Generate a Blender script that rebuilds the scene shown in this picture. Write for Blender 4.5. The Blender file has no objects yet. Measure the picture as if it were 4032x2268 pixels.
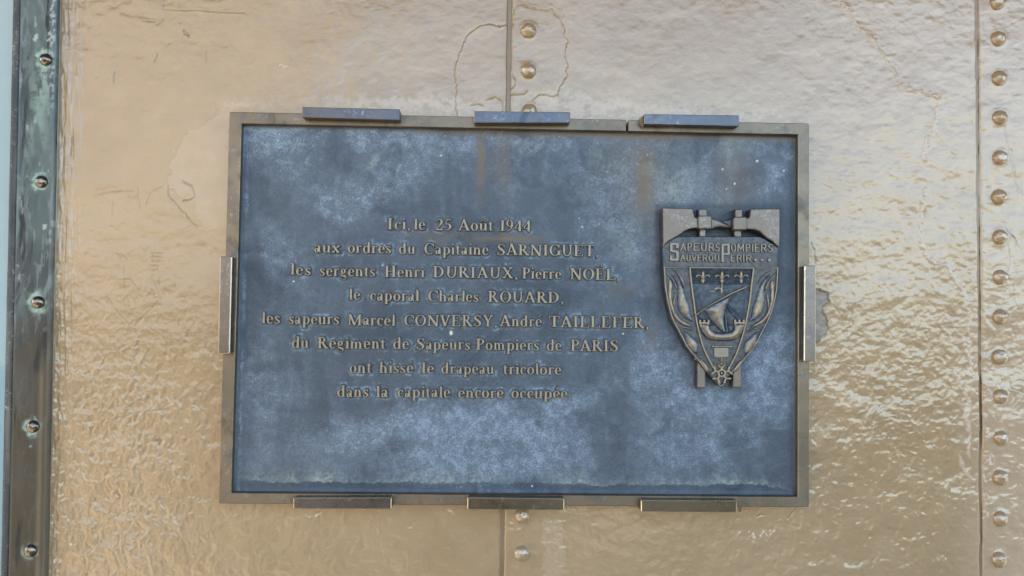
import bpy, bmesh, math, random
import numpy as np
from mathutils import Matrix, Vector, Euler
R = math.radians
random.seed(7)
rng = np.random.default_rng(7)
scene = bpy.context.scene
col = scene.collection

# ------------------------------------------------------------------ camera
# plaque coordinates: x right, y up, z out of the wall, origin in the middle of the plaque's front.
F = 2912.0
PXW, PXH = 4032, 2268
EYE = 1.5                                    # the plaque's centre stands this high over the floor
def rot(a):
    cx, cy, cz = np.cos(a); sx, sy, sz = np.sin(a)
    X = np.array([[1, 0, 0], [0, cx, -sx], [0, sx, cx]])
    Y = np.array([[cy, 0, sy], [0, 1, 0], [-sy, 0, cy]])
    Z = np.array([[cz, -sz, 0], [sz, cz, 0], [0, 0, 1]])
    return Z @ Y @ X
CR = rot(np.radians([-1.92, 1.54, -0.81]))
CT = np.array([0.0120, -0.0336, -1.1371])
CPOS = -CR.T @ CT
def proj(x, y, z):
    """plaque coordinates -> photograph pixels (arrays welcome)"""
    c0 = CR[0, 0]*x + CR[0, 1]*y + CR[0, 2]*z + CT[0]
    c1 = CR[1, 0]*x + CR[1, 1]*y + CR[1, 2]*z + CT[1]
    c2 = CR[2, 0]*x + CR[2, 1]*y + CR[2, 2]*z + CT[2]
    return PXW/2 + F*c0/-c2, PXH/2 - F*c1/-c2
def at(px, py, z=0.0):
    """photograph pixel -> point of the plane z in plaque coordinates"""
    d = CR.T @ np.array([(px-PXW/2)/F, -(py-PXH/2)/F, -1.0])
    p = CPOS + d*(z-CPOS[2])/d[2]
    return p[0], p[1]
BASE = Matrix.Translation((0, 0, EYE)) @ Matrix.Rotation(R(90), 4, 'X')     # plaque coordinates -> world
cam_d = bpy.data.cameras.new('camera'); cam = bpy.data.objects.new('camera', cam_d); col.objects.link(cam)
m = Matrix.Identity(4)
for i in range(3):
    for j in range(3): m[i][j] = CR.T[i, j]
    m[i][3] = CPOS[i]
cam.matrix_world = BASE @ m
cam_d.sensor_width = 36.0; cam_d.lens = 36.0*F/PXW; cam_d.clip_start = 0.02; cam_d.clip_end = 3000
scene.camera = cam

# ------------------------------------------------------------------ light
SUN_EL, SUN_AZ = 42.0, -140.0                  # degrees above the horizon; to the right of straight out from the wall
scene.world = bpy.data.worlds.new('World'); scene.world.use_nodes = True
wn = scene.world.node_tree; wn.nodes.clear()
sky = wn.nodes.new('ShaderNodeTexSky'); sky.sky_type = 'NISHITA'; sky.sun_disc = False
sky.sun_elevation = R(SUN_EL); sky.sun_rotation = R(180-SUN_AZ)
sky.altitude = 80; sky.air_density = 1.0; sky.dust_density = 2.0; sky.ozone_density = 1.0
bg = wn.nodes.new('ShaderNodeBackground'); bg.inputs['Strength'].default_value = 0.15
wo = wn.nodes.new('ShaderNodeOutputWorld')
wn.links.new(sky.outputs[0], bg.inputs[0]); wn.links.new(bg.outputs[0], wo.inputs[0])
sd = bpy.data.lights.new('sun', 'SUN'); sd.energy = 4.5; sd.angle = R(0.5); sd.color = (1.0, 0.95, 0.88)
so = bpy.data.objects.new('sun', sd); col.objects.link(so)
az = R(SUN_AZ); el = R(SUN_EL)
to_sun = Vector((math.sin(az)*math.cos(el), -math.cos(az)*math.cos(el), math.sin(el)))
so.rotation_euler = to_sun.to_track_quat('Z', 'Y').to_euler(); so.location = to_sun*20
scene.view_settings.view_transform = 'Standard'; scene.view_settings.look = 'None'
scene.view_settings.exposure = 2.55; scene.view_settings.gamma = 1.0
scene.cycles.max_bounces = 6; scene.cycles.diffuse_bounces = 3; scene.cycles.glossy_bounces = 4

# ------------------------------------------------------------------ noise and fields (numpy)
def vnoise(x, y, seed=0):
    """smooth value noise, about -1..1, cell size 1"""
    r = np.random.default_rng(seed+11); g = r.uniform(-1, 1, (128, 128)).astype(np.float32)
    xi = np.floor(x).astype(np.int32); yi = np.floor(y).astype(np.int32)
    fx = (x-xi).astype(np.float32); fy = (y-yi).astype(np.float32)
    fx = fx*fx*fx*(fx*(fx*6-15)+10); fy = fy*fy*fy*(fy*(fy*6-15)+10)
    x0 = xi & 127; x1 = (xi+1) & 127; y0 = yi & 127; y1 = (yi+1) & 127
    return (g[y0, x0]*(1-fx)+g[y0, x1]*fx)*(1-fy)+(g[y1, x0]*(1-fx)+g[y1, x1]*fx)*fy
def fbm(x, y, seed=0, octs=4, gain=0.5):
    s = 0; a = 1.0; n = 0
    for o in range(octs):
        c, sn = math.cos(0.6*o+0.3), math.sin(0.6*o+0.3)
        s = s+a*vnoise((x*c-y*sn)*2**o+13.7*o, (x*sn+y*c)*2**o+5.1*o, seed+31*o); n += a; a *= gain
    return s/n*1.6
def sstep(a, b, x):
    t = np.clip((x-a)/(b-a), 0, 1); return t*t*(3-2*t)
def blob(X, Y, cx, cy, rx, ry, ang=0.0):
    c, s = math.cos(R(ang)), math.sin(R(ang))
    u = ((X-cx)*c+(Y-cy)*s)/rx; v = (-(X-cx)*s+(Y-cy)*c)/ry
    return np.exp(-(u*u+v*v))
def polydist(X, Y, pts, reach, signed=False):
    """distance to a polyline, computed only near it"""
    D = np.full(X.shape, 1e3, np.float32); S = np.zeros(X.shape, np.float32)
    for (ax, ay), (bx, by) in zip(pts[:-1], pts[1:]):
        m = (X > min(ax, bx)-reach) & (X < max(ax, bx)+reach) & (Y > min(ay, by)-reach) & (Y < max(ay, by)+reach)
        if not m.any(): continue
        x = X[m]; y = Y[m]; dx, dy = bx-ax, by-ay; L = max(dx*dx+dy*dy, 1e-9)
        t = np.clip(((x-ax)*dx+(y-ay)*dy)/L, 0, 1)
        d = np.hypot(x-ax-t*dx, y-ay-t*dy); sg = np.sign((x-ax)*dy-(y-ay)*dx)
        o = D[m]; b = d < o; o[b] = d[b]; D[m] = o
        s0 = S[m]; s0[b] = sg[b]; S[m] = s0
    return (D, S) if signed else D
def inpoly(X, Y, pts):
    ins = np.zeros(X.shape, bool); n = len(pts)
    for i in range(n):
        x0, y0 = pts[i]; x1, y1 = pts[(i+1) % n]
        if y0 == y1: continue
        c = ((y0 > Y) != (y1 > Y)) & (X < (x1-x0)*(Y-y0)/(y1-y0)+x0)
        ins ^= c
    return ins
def smooth_pts(pts, n=6, closed=False):
    P = [np.array(p, float) for p in pts]; out = []
    m_ = len(P)
    rngi = range(m_) if closed else range(m_-1)
    for i in rngi:
        if closed: p0, p1, p2, p3 = P[(i-1) % m_], P[i], P[(i+1) % m_], P[(i+2) % m_]
        else: p0, p1, p2, p3 = P[max(i-1, 0)], P[i], P[i+1], P[min(i+2, m_-1)]
        for k in range(n):
            t = k/n
            out.append(0.5*((2*p1)+(-p0+p2)*t+(2*p0-5*p1+4*p2-p3)*t*t+(-p0+3*p1-3*p2+p3)*t**3))
    if not closed: out.append(P[-1])
    return [tuple(o) for o in out]
# fields: positive inside
def f_stroke(X, Y, pts):
    f = np.full(X.shape, -1e3)
    for a, b in zip(pts[:-1], pts[1:]):
        dx, dy = b[0]-a[0], b[1]-a[1]; L = max(dx*dx+dy*dy, 1e-12)
        t = np.clip(((X-a[0])*dx+(Y-a[1])*dy)/L, 0, 1)
        f = np.maximum(f, a[2]+(b[2]-a[2])*t-np.hypot(X-a[0]-t*dx, Y-a[1]-t*dy))
    return f
def f_box(X, Y, x0, y0, x1, y1):
    return np.minimum(np.minimum(X-x0, x1-X), np.minimum(Y-y0, y1-Y))
def f_poly(X, Y, pts):
    d = np.full(X.shape, 1e9); n = len(pts)
    for i in range(n):
        a = pts[i]; b = pts[(i+1) % n]
        dx, dy = b[0]-a[0], b[1]-a[1]; L = max(dx*dx+dy*dy, 1e-12)
        t = np.clip(((X-a[0])*dx+(Y-a[1])*dy)/L, 0, 1)
        d = np.minimum(d, np.hypot(X-a[0]-t*dx, Y-a[1]-t*dy))
    return np.where(inpoly(X, Y, pts), d, -d)
def f_ell(X, Y, cx, cy, rx, ry):
    u = (X-cx)/rx; v = (Y-cy)/ry; k = np.sqrt(u*u+v*v)+1e-9
    g = np.sqrt((u/rx)**2+(v/ry)**2)+1e-9
    return np.where(k < 0.3, min(rx, ry)*(1-k), (1-k)*k/g)
def f_ring(X, Y, cx, cy, rx, ry, tx, ty):
    return np.minimum(f_ell(X, Y, cx, cy, rx, ry), -f_ell(X, Y, cx, cy, rx-tx, ry-ty))

# ------------------------------------------------------------------ mesh helpers
def link(o, parent=None):
    col.objects.link(o)
    if parent is not None: o.parent = parent
    return o
def tag(o, label=None, cat=None, group=None, kind=None):
    if label: o['label'] = label
    if cat: o['category'] = cat
    if group: o['group'] = group
    if kind: o['kind'] = kind
    return o
def root(name):
    o = bpy.data.objects.new(name, None); col.objects.link(o); o.matrix_world = BASE; o.empty_display_size = 0.05
    return o
def mesh_np(name, V, Q, smooth=True, attrs=None, T=None):
    """mesh from numpy vertices and quads (and triangles)"""
    me = bpy.data.meshes.new(name)
    V = np.asarray(V, np.float32); Q = np.asarray(Q, np.int32).reshape(-1, 4)
    T = np.zeros((0, 3), np.int32) if T is None else np.asarray(T, np.int32).reshape(-1, 3)
    me.vertices.add(len(V)); me.vertices.foreach_set('co', V.ravel())
    nl = Q.size+T.size
    me.loops.add(nl); me.loops.foreach_set('vertex_index', np.concatenate([Q.ravel(), T.ravel()]))
    me.polygons.add(len(Q)+len(T))
    st = np.concatenate([np.arange(len(Q))*4, len(Q)*4+np.arange(len(T))*3]).astype(np.int32)
    me.polygons.foreach_set('loop_start', st)
    sm = np.ones(len(Q)+len(T), bool) if smooth is True else (np.zeros(len(Q)+len(T), bool) if smooth is False else smooth)
    me.polygons.foreach_set('use_smooth', sm)
    me.update(calc_edges=True); me.validate()
    for k, a in (attrs or {}).items():
        at_ = me.attributes.new(k, 'FLOAT', 'POINT'); at_.data.foreach_set('value', np.asarray(a, np.float32).ravel())
    return me
def obj(name, me, mat, parent=None, label=None):
    o = bpy.data.objects.new(name, me); link(o, parent)
    if mat is not None and not me.materials: me.materials.append(mat)
    if label: o['label'] = label
    return o
def grid_mesh(name, xs, ys, zfun, attrfun=None, hole=None):
    """height field over the non-uniform grid xs, ys; cells whose centre lies in hole are left out"""
    X, Y = np.meshgrid(xs, ys); nx, ny = len(xs), len(ys)
    Z = zfun(X, Y); at_ = attrfun(X, Y) if attrfun else {}
    idx = np.arange(nx*ny).reshape(ny, nx)
    q = np.stack([idx[:-1, :-1], idx[:-1, 1:], idx[1:, 1:], idx[1:, :-1]], -1).reshape(-1, 4)
    if hole is not None:
        cx = 0.5*(X[:-1, :-1]+X[1:, 1:]).ravel(); cy = 0.5*(Y[:-1, :-1]+Y[1:, 1:]).ravel()
        q = q[~hole(cx, cy)]
    V = np.stack([X.ravel(), Y.ravel(), Z.ravel()], -1)
    used = np.zeros(nx*ny, bool); used[q.ravel()] = True
    new = np.cumsum(used)-1
    return mesh_np(name, V[used], new[q], True, {k: v.ravel()[used] for k, v in at_.items()})
def bevel_box(name, x0, y0, z0, x1, y1, z1, b=0.0008, seg=2, jit=0.0):
    bm = bmesh.new(); bmesh.ops.create_cube(bm, size=1)
    for v in bm.verts:
        v.co.x = (x0+x1)/2+v.co.x*(x1-x0); v.co.y = (y0+y1)/2+v.co.y*(y1-y0); v.co.z = (z0+z1)/2+v.co.z*(z1-z0)
    if b > 0: bmesh.ops.bevel(bm, geom=bm.edges[:], offset=b, segments=seg, affect='EDGES', profile=0.5)
    me = bpy.data.meshes.new(name); bm.to_mesh(me); bm.free()
    return me
def quad_prism(name, P, z0, z1, b=0.0008, seg=2, edge=False):
    """prism over four measured corners (front face P at z1), bevelled"""
    bm = bmesh.new(); lo = [bm.verts.new((x, y, z0)) for x, y in P]; hi = [bm.verts.new((x, y, z1)) for x, y in P]
    n = len(P)
    bm.faces.new(hi); bm.faces.new(lo[::-1])
    for i in range(n): bm.faces.new((lo[i], lo[(i+1) % n], hi[(i+1) % n], hi[i]))
    bmesh.ops.recalc_face_normals(bm, faces=bm.faces[:])
    if b > 0: bmesh.ops.bevel(bm, geom=bm.edges[:], offset=b, segments=seg, affect='EDGES', profile=0.5)
    if edge:
        for f in bm.faces: f.material_index = 0 if max(abs(c) for c in f.normal) > .985 else 1
    me = bpy.data.meshes.new(name); bm.to_mesh(me); bm.free()
    return me
def relief(name, fun, bounds, step, height, bevel, zoff=0.0, xf=None, bulge=0.0, depth=0.0, wear=True, flip=False):
    """solid relief over the area where fun > 0: rounded rim of width bevel, real side walls.
    xf maps drawing units to plaque metres; heights are metres, bevel/bulge widths drawing units"""
    x0, y0, x1, y1 = bounds
    xs = np.arange(x0-step, x1+2*step, step); ys = np.arange(y0-step, y1+2*step, step)
    X, Y = np.meshgrid(xs, ys); f = fun(X, Y); f = np.where(np.abs(f) < 1e-6*step, 1e-6*step, f)
    ny, nx = f.shape; ins = f > 0
    verts = []; vid = {}; quads = []; tris = []; edges = []
    def vert(key, x, y, fv):
        i = vid.get(key)
        if i is None:
            i = len(verts); vid[key] = i; verts.append((x, y, max(fv, 0.0)))
        return i
    cnt = ins[:-1, :-1].astype(int)+ins[:-1, 1:]+ins[1:, 1:]+ins[1:, :-1]
    for j, i in zip(*np.nonzero(cnt)):
        c = ((j, i), (j, i+1), (j+1, i+1), (j+1, i))
        if cnt[j, i] == 4:
            quads.append([vert(k, xs[k[1]], ys[k[0]], f[k]) for k in c]); continue
        poly = []
        for a in range(4):
            k0, k1 = c[a], c[(a+1) % 4]
            if ins[k0]: poly.append((vert(k0, xs[k0[1]], ys[k0[0]], f[k0]), False))
            if ins[k0] != ins[k1]:
                t = f[k0]/(f[k0]-f[k1]); t = min(max(t, 0.02), 0.98)
                key = (min(k0, k1), max(k0, k1))
                poly.append((vert(key, xs[k0[1]]+(xs[k1[1]]-xs[k0[1]])*t, ys[k0[0]]+(ys[k1[0]]-ys[k0[0]])*t, 0.0), True))
        n = len(poly)
        if n < 3: continue
        for a in range(n):
            if poly[a][1] and poly[(a+1) % n][1] and ins[c[0]]+ins[c[1]]+ins[c[2]]+ins[c[3]] > 0:
                edges.append((poly[a][0], poly[(a+1) % n][0]))
        for a in range(1, n-1): tris.append((poly[0][0], poly[a][0], poly[a+1][0]))
    V = np.array(verts); t = np.clip(V[:, 2]/max(bevel, 1e-9), 0, 1)
    prof = np.sqrt(np.clip(1-(1-t)**2, 0, 1))
    h = height*(0.55+0.45*prof)
    if bulge: h = h+bulge*np.sqrt(np.clip(V[:, 2]/V[:, 2].max(), 0, 1))*height
    px, py = (V[:, 0], V[:, 1]) if xf is None else xf(V[:, 0], V[:, 1])
    top = np.stack([px, py, zoff+h], -1)
    rim = sorted({e for ed in edges for e in ed}); rmap = {r: len(top)+k for k, r in enumerate(rim)}
    low = top[rim].copy(); low[:, 2] = zoff-depth
    side0 = len(quads)
    for a, b in edges: quads.append((b, a, rmap[a], rmap[b]) if not flip else (a, b, rmap[b], rmap[a]))
    if flip:
        quads = [q[::-1] for q in quads[:side0]]+[q for q in quads[side0:]]; tris = [q[::-1] for q in tris]
    VV = np.concatenate([top, low])
    w = np.concatenate([prof*0.5+0.5*np.clip(h/h.max(), 0, 1), np.zeros(len(low))])
    # duplicate nothing: mark side walls flat
    sm = np.ones(len(quads)+len(tris), bool); sm[side0:len(quads)] = False
    me = mesh_np(name, VV, quads, sm, {'wear': w}, T=tris)
    return me

# ------------------------------------------------------------------ materials
class NT:
    def __init__(s, name):
        s.m = bpy.data.materials.new(name); s.m.use_nodes = True; s.t = s.m.node_tree; s.t.nodes.clear()
        s.out = s.n('ShaderNodeOutputMaterial'); s.b = s.n('ShaderNodeBsdfPrincipled'); s.l(s.b.outputs[0], s.out.inputs[0])
        s.tc = s.n('ShaderNodeTexCoord')
    def n(s, t): return s.t.nodes.new(t)
    def l(s, a, b): s.t.links.new(a, b)
    def put(s, sock, v):
        if hasattr(v, 'is_output') or isinstance(v, bpy.types.NodeSocket): s.l(v, sock)
        elif isinstance(v, tuple) and len(v) == 3 and sock.type == 'RGBA': sock.default_value = (*v, 1)
        else: sock.default_value = v
    def attr(s, name): a = s.n('ShaderNodeAttribute'); a.attribute_name = name; return a.outputs['Fac']
    def noise(s, scale, detail=4, rough=0.55, stretch=(1, 1, 1), dist=0.0, out='Fac', src='Object'):
        mp = s.n('ShaderNodeMapping'); mp.inputs['Scale'].default_value = stretch; s.l(s.tc.outputs[src], mp.inputs[0])
        t = s.n('ShaderNodeTexNoise'); t.inputs['Scale'].default_value = scale; t.inputs['Detail'].default_value = detail
        t.inputs['Roughness'].default_value = rough; t.inputs['Distortion'].default_value = dist
        s.l(mp.outputs[0], t.inputs['Vector']); return t.outputs[0 if out == 'Fac' else 1]
    def ramp(s, v, a, b, lo=0.0, hi=1.0):
        r = s.n('ShaderNodeMapRange'); r.interpolation_type = 'SMOOTHSTEP'
        s.put(r.inputs[0], v); r.inputs[1].default_value = a; r.inputs[2].default_value = b
        r.inputs[3].default_value = lo; r.inputs[4].default_value = hi; return r.outputs[0]
    def mix(s, f, a, b, mode='MIX'):
        x = s.n('ShaderNodeMix'); x.data_type = 'RGBA'; x.blend_type = mode; x.clamp_factor = True
        s.put(x.inputs[0], f); s.put(x.inputs[6], a); s.put(x.inputs[7], b); return x.outputs[2]
    def math(s, op, a, b=0.0, c=0.0):
        x = s.n('ShaderNodeMath'); x.operation = op; s.put(x.inputs[0], a); s.put(x.inputs[1], b)
        if op == 'MULTIPLY_ADD': s.put(x.inputs[2], c)
        return x.outputs[0]
    def bump(s, h, strength, dist, prev=None):
        b = s.n('ShaderNodeBump'); b.inputs['Strength'].default_value = strength; b.inputs['Distance'].default_value = dist
        s.put(b.inputs['Height'], h)
        if prev is not None: s.l(prev, b.inputs['Normal'])
        return b.outputs[0]
    def set(s, **k):
        names = dict(color='Base Color', rough='Roughness', metal='Metallic', normal='Normal', coat='Coat Weight', coatr='Coat Roughness',
                     spec='Specular IOR Level', ior='IOR', trans='Transmission Weight', coatior='Coat IOR', coatn='Coat Normal')
        for a, v in k.items(): s.put(s.b.inputs[names[a]], v)
        return s.m

def mat_paint(name='brown_gloss_paint', ior=1.53, cr=.045):
    s = NT(name)
    big = s.noise(3.0, 4); fine = s.noise(120, 3); mid = s.noise(22, 4, stretch=(1, 1, 1))
    c = s.mix(s.ramp(big, .35, .65), (.348, .240, .128), (.388, .270, .150))
    c = s.mix(s.math('MULTIPLY', s.ramp(mid, .4, .7), .35), c, (.43, .30, .172))
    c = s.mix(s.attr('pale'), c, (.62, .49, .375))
    c = s.mix(s.math('MULTIPLY', s.attr('grime'), .8), c, (.14, .10, .068))
    chipc = s.mix(s.ramp(s.noise(60, 3), .45, .6), (.27, .225, .18), (.37, .315, .255))
    c = s.mix(s.attr('chip'), c, chipc)
    n1 = s.bump(s.noise(240, 3, .6), .35, .0006)
    n2 = s.bump(s.noise(55, 2, .5, dist=.4), .5, .0012, n1)
    rough = s.math('MULTIPLY_ADD', s.attr('pale'), .30, .22)
    rough = s.math('MULTIPLY_ADD', s.attr('chip'), .45, rough)
    coat = s.math('SUBTRACT', 1.0, s.math('MAXIMUM', s.attr('chip'), s.math('MAXIMUM', s.math('MULTIPLY', s.attr('pale'), .5), s.attr('grime'))))
    s.set(color=c, rough=.34, metal=s.math('MULTIPLY', .12, s.math('SUBTRACT', 1.0, s.math('MAXIMUM', s.attr('pale'), s.attr('chip')))), normal=n2, coat=coat, coatr=s.math('MULTIPLY_ADD', s.attr('pale'), .22, cr), spec=.35, coatn=n2)
    s.b.inputs['Coat IOR'].default_value = ior
    return s.m
def mat_patina():
    """dark bronze panel: blue-grey patina with pale bloom, rust-brown runs, verdigris round the letters"""
    s = NT('blue_grey_patina')
    g1 = s.noise(420, 4, .7); g2 = s.noise(70, 5, .65, dist=.6); g3 = s.noise(9, 4)
    c = s.mix(s.ramp(g3, .35, .65), (.050, .066, .087), (.062, .079, .100))
    bloom = s.math('MULTIPLY', s.attr('pale'), s.ramp(s.math('MULTIPLY_ADD', g1, .55, s.math('MULTIPLY', g2, .45)), .42, .66, .30, 1.05))
    c = s.mix(bloom, c, (.29, .37, .46))
    c = s.mix(s.attr('rust'), c, (.17, .125, .08))
    c = s.mix(s.attr('lime'), c, (.34, .39, .35))
    halo = s.math('MULTIPLY', s.attr('halo'), s.ramp(g2, .40, .62))
    c = s.mix(halo, c, (.20, .30, .36))
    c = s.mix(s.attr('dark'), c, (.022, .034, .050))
    c = s.mix(s.attr('fleck'), c, (.60, .58, .53))
    c = s.mix(s.ramp(g1, .52, .74, 0, .12), c, (.17, .21, .26))
    n = s.bump(s.noise(900, 3, .6), .5, .0004)
    n = s.bump(g1, .8, .0007, n)
    n = s.bump(g2, .5, .0010, n)
    return s.set(color=c, rough=s.math('MULTIPLY_ADD', s.attr('pale'), .2, .42), metal=.2, normal=n, spec=.5)
def mat_bronze(name, base, pat, rough=.38, metal=.75, cover=.5, streak=(1, 1, 1), edge=None):
    s = NT(name)
    g = s.noise(38, 5, .6, stretch=streak, dist=.5); f = s.noise(300, 3, .6, stretch=streak)
    c = s.mix(s.ramp(s.noise(11, 4, stretch=streak), .35, .7), base, tuple(x*.78 for x in base))
    c = s.mix(s.math('MULTIPLY', s.ramp(g, .5-.0, .68), cover), c, pat)
    sc = s.math('MULTIPLY', s.ramp(s.noise(170, 4, .6, dist=.8), .56, .66), s.ramp(s.noise(24, 3), .40, .62))
    c = s.mix(s.math('MULTIPLY', sc, .55), c, tuple(min(1, x*2.0+.04) for x in pat))
    c = s.mix(s.ramp(s.noise(16, 4, .6, dist=1.0), .55, .70, 0, .55), c, tuple(x*.35 for x in base))
    if edge is not None:
        ge = s.n('ShaderNodeNewGeometry'); c = s.mix(s.ramp(ge.outputs['Pointiness'], .52, .60, 0, 1), c, edge)
    n = s.bump(f, .25, .0004)
    return s.set(color=c, rough=s.math('MULTIPLY_ADD', g, .25, rough-.1), metal=metal, normal=n)
def mat_relief(name, low, high, lo=.35, hi=.8, hatch=None, metal=.55, rough=.42, mottle=None):
    """cast bronze: patina in the hollows, rubbed bare on the high places (attribute wear)"""
    s = NT(name)
    g = s.noise(130, 4, .65, dist=.4)
    w = s.ramp(s.math('ADD', s.attr('wear'), s.math('MULTIPLY_ADD', g, .5, -.25)), lo, hi)
    lowc = s.mix(s.ramp(g, .4, .65), low, tuple(min(1, x*1.7+.02) for x in low))
    c = s.mix(w, lowc, high)
    if mottle: c = s.mix(s.math('MULTIPLY', s.ramp(s.noise(210, 5, .7, dist=1.2), .50, .60), s.ramp(s.noise(30, 3), .42, .58)), c, mottle)
    n = s.bump(s.noise(420, 3, .6), .45, .0005)
    if hatch:
        wv = s.n('ShaderNodeTexWave'); wv.wave_type = 'BANDS'; wv.bands_direction = hatch
        wv.inputs['Scale'].default_value = 190; wv.inputs['Distortion'].default_value = .15
        s.l(s.tc.outputs['Object'], wv.inputs[0]); n = s.bump(wv.outputs[1], .8, .0012, n)
        c = s.mix(s.math('MULTIPLY', wv.outputs[1], .5), c, tuple(x*.45 for x in low))
    return s.set(color=c, rough=rough, metal=metal, normal=n)
def mat_glass():
    s = NT('window_glass')
    return s.set(color=(.27, .40, .44), rough=.04, metal=0.0, spec=.6)
M_PAINT = mat_paint(); M_RIVET = mat_paint('thick_rivet_paint', 1.85, .03); M_PAT = mat_patina()
M_LETTER = mat_bronze('letter_bronze', (.32, .262, .19), (.18, .19, .17), rough=.42, metal=.55, cover=.35)
M_FRAME = mat_bronze('frame_bronze', (.215, .17, .12), (.125, .125, .115), rough=.40, metal=.7, cover=.85)
M_EDGE = mat_bronze('rubbed_edge', (.25, .20, .13), (.14, .12, .09), rough=.3, metal=.9, cover=.8)
M_CLIP = mat_bronze('clip_bronze', (.11, .105, .11), (.085, .10, .13), rough=.28, metal=.85, cover=1.0)  # top clips: blue of the sky they reflect put into the colour
M_CEDGE = mat_bronze('rubbed_clip_highlight', (.72, .63, .46), (.50, .44, .33), rough=.38, metal=.9, cover=.5)  # worn clip edges, their bright highlight put into the colour
M_CLIPW = mat_bronze('clip_bronze_bright', (.18, .155, .14), (.13, .125, .13), rough=.26, metal=.85, cover=.6)  # side and first clips: their bright reflections put into the colour
M_CLIPB = mat_bronze('clip_bronze_brown', (.17, .14, .095), (.12, .11, .09), rough=.28, metal=.85, cover=.6)  # bottom clips: brown of the ground they reflect put into the colour
M_STRIP = mat_bronze('strip_bronze', (.13, .14, .14), (.21, .26, .25), rough=.38, metal=.6, cover=.8, streak=(1, .25, 1))
M_SEAL = mat_bronze('dark_bead', (.06, .062, .065), (.20, .18, .15), rough=.5, metal=.2, cover=.55, streak=(1, .15, 1))
M_SCREW = mat_bronze('screw_bronze', (.20, .17, .14), (.30, .22, .12), rough=.16, metal=.95, cover=.5)
M_EMB = mat_relief('emblem_field', (.030, .045, .060), (.13, .11, .09), .75, 1.3)
M_EMBR = mat_relief('emblem_relief', (.04, .052, .065), (.30, .235, .155), .45, .95)
M_MOTTO = mat_relief('motto_bronze', (.04, .052, .065), (.25, .21, .16), .45, .95)
M_EMBF = mat_relief('emblem_swell', (.055, .075, .10), (.34, .24, .13), .72, 1.12, rough=.34)
M_HATV = mat_relief('hatched_upright', (.075, .105, .14), (.18, .18, .17), .9, 1.5, hatch='X')
M_HATH = mat_relief('hatched_level', (.075, .105, .145), (.18, .18, .17), .9, 1.5, hatch='Y')
M_AXE = mat_relief('axe_bronze', (.045, .048, .055), (.20, .16, .125), .45, 1.1, mottle=(.27, .25, .23))
M_GLASS = mat_glass()

# ------------------------------------------------------------------ setting and added reflectors behind the camera (seen only in reflections)
def simple_mat(name, c, rough, scale=6.0, var=.3):
    s = NT(name); cc = s.mix(s.ramp(s.noise(scale, 5), .35, .65), c, tuple(x*(1-var) for x in c)); return s.set(color=cc, rough=rough)
ground = bpy.data.objects.new('floor', bevel_box('floor', -12, -12, -0.2, 12, 0.03, 0.0, 0)); link(ground)
canopy = bpy.data.objects.new('ceiling', bevel_box('ceiling', -3.8, -2.0, 3.1, 12, 0.5, 3.3, 0)); link(canopy)
canopy.data.materials.append(simple_mat('canopy_underside', (.16, .13, .10), .7)); tag(canopy, kind='structure')
# added, unseen railing, part solid and part open to pattern the wall's reflections
bm = bmesh.new()
def add_box(bm, x0, y0, z0, x1, y1, z1):
    r = bmesh.ops.create_cube(bm, size=1)
    for v in r['verts']: v.co = ((x0+x1)/2+v.co.x*(x1-x0), (y0+y1)/2+v.co.y*(y1-y0), (z0+z1)/2+v.co.z*(z1-z0))
add_box(bm, -4.5, -3.09, 1.08, 6, -2.99, 1.16)
for a, b in ((-3.3, -2.45), (-1.95, -1.6), (-1.15, .35), (1.5, 6)): add_box(bm, a, -3.06, .06, b, -3.02, 1.075)
for k in range(70):
    x = -4.45+.15*k
    if not (-1.2 < x < .38 or x > 1.45): add_box(bm, x, -3.07, 0, x+.05, -3.01, 1.075)
added_rail = bpy.data.objects.new('balustrade', bpy.data.meshes.new('balustrade')); bm.to_mesh(added_rail.data); bm.free(); link(added_rail)
bm = bmesh.new()          # added, unseen ironwork to warm and break up reflections on the left
for k in range(6):
    x = -9.6+1.3*k; add_box(bm, x, -9.3, 0, x+.60, -9.0, 9)
for k in range(8): add_box(bm, -9.6, -9.25, .3+1.15*k, -2.15, -9.05, .62+1.15*k)
pier = bpy.data.objects.new('pier', bpy.data.meshes.new('pier')); bm.to_mesh(pier.data); bm.free(); link(pier)
pier.data.materials.append(simple_mat('added_pier_paint', (.30, .245, .185), .5)); tag(pier, kind='structure')
added_rail.data.materials.append(simple_mat('added_balustrade_paint', (.11, .08, .05), .4)); tag(added_rail, kind='structure')
ground.data.materials.append(simple_mat('terrace_floor', (.29, .24, .165), .6)); tag(ground, kind='structure')

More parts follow.
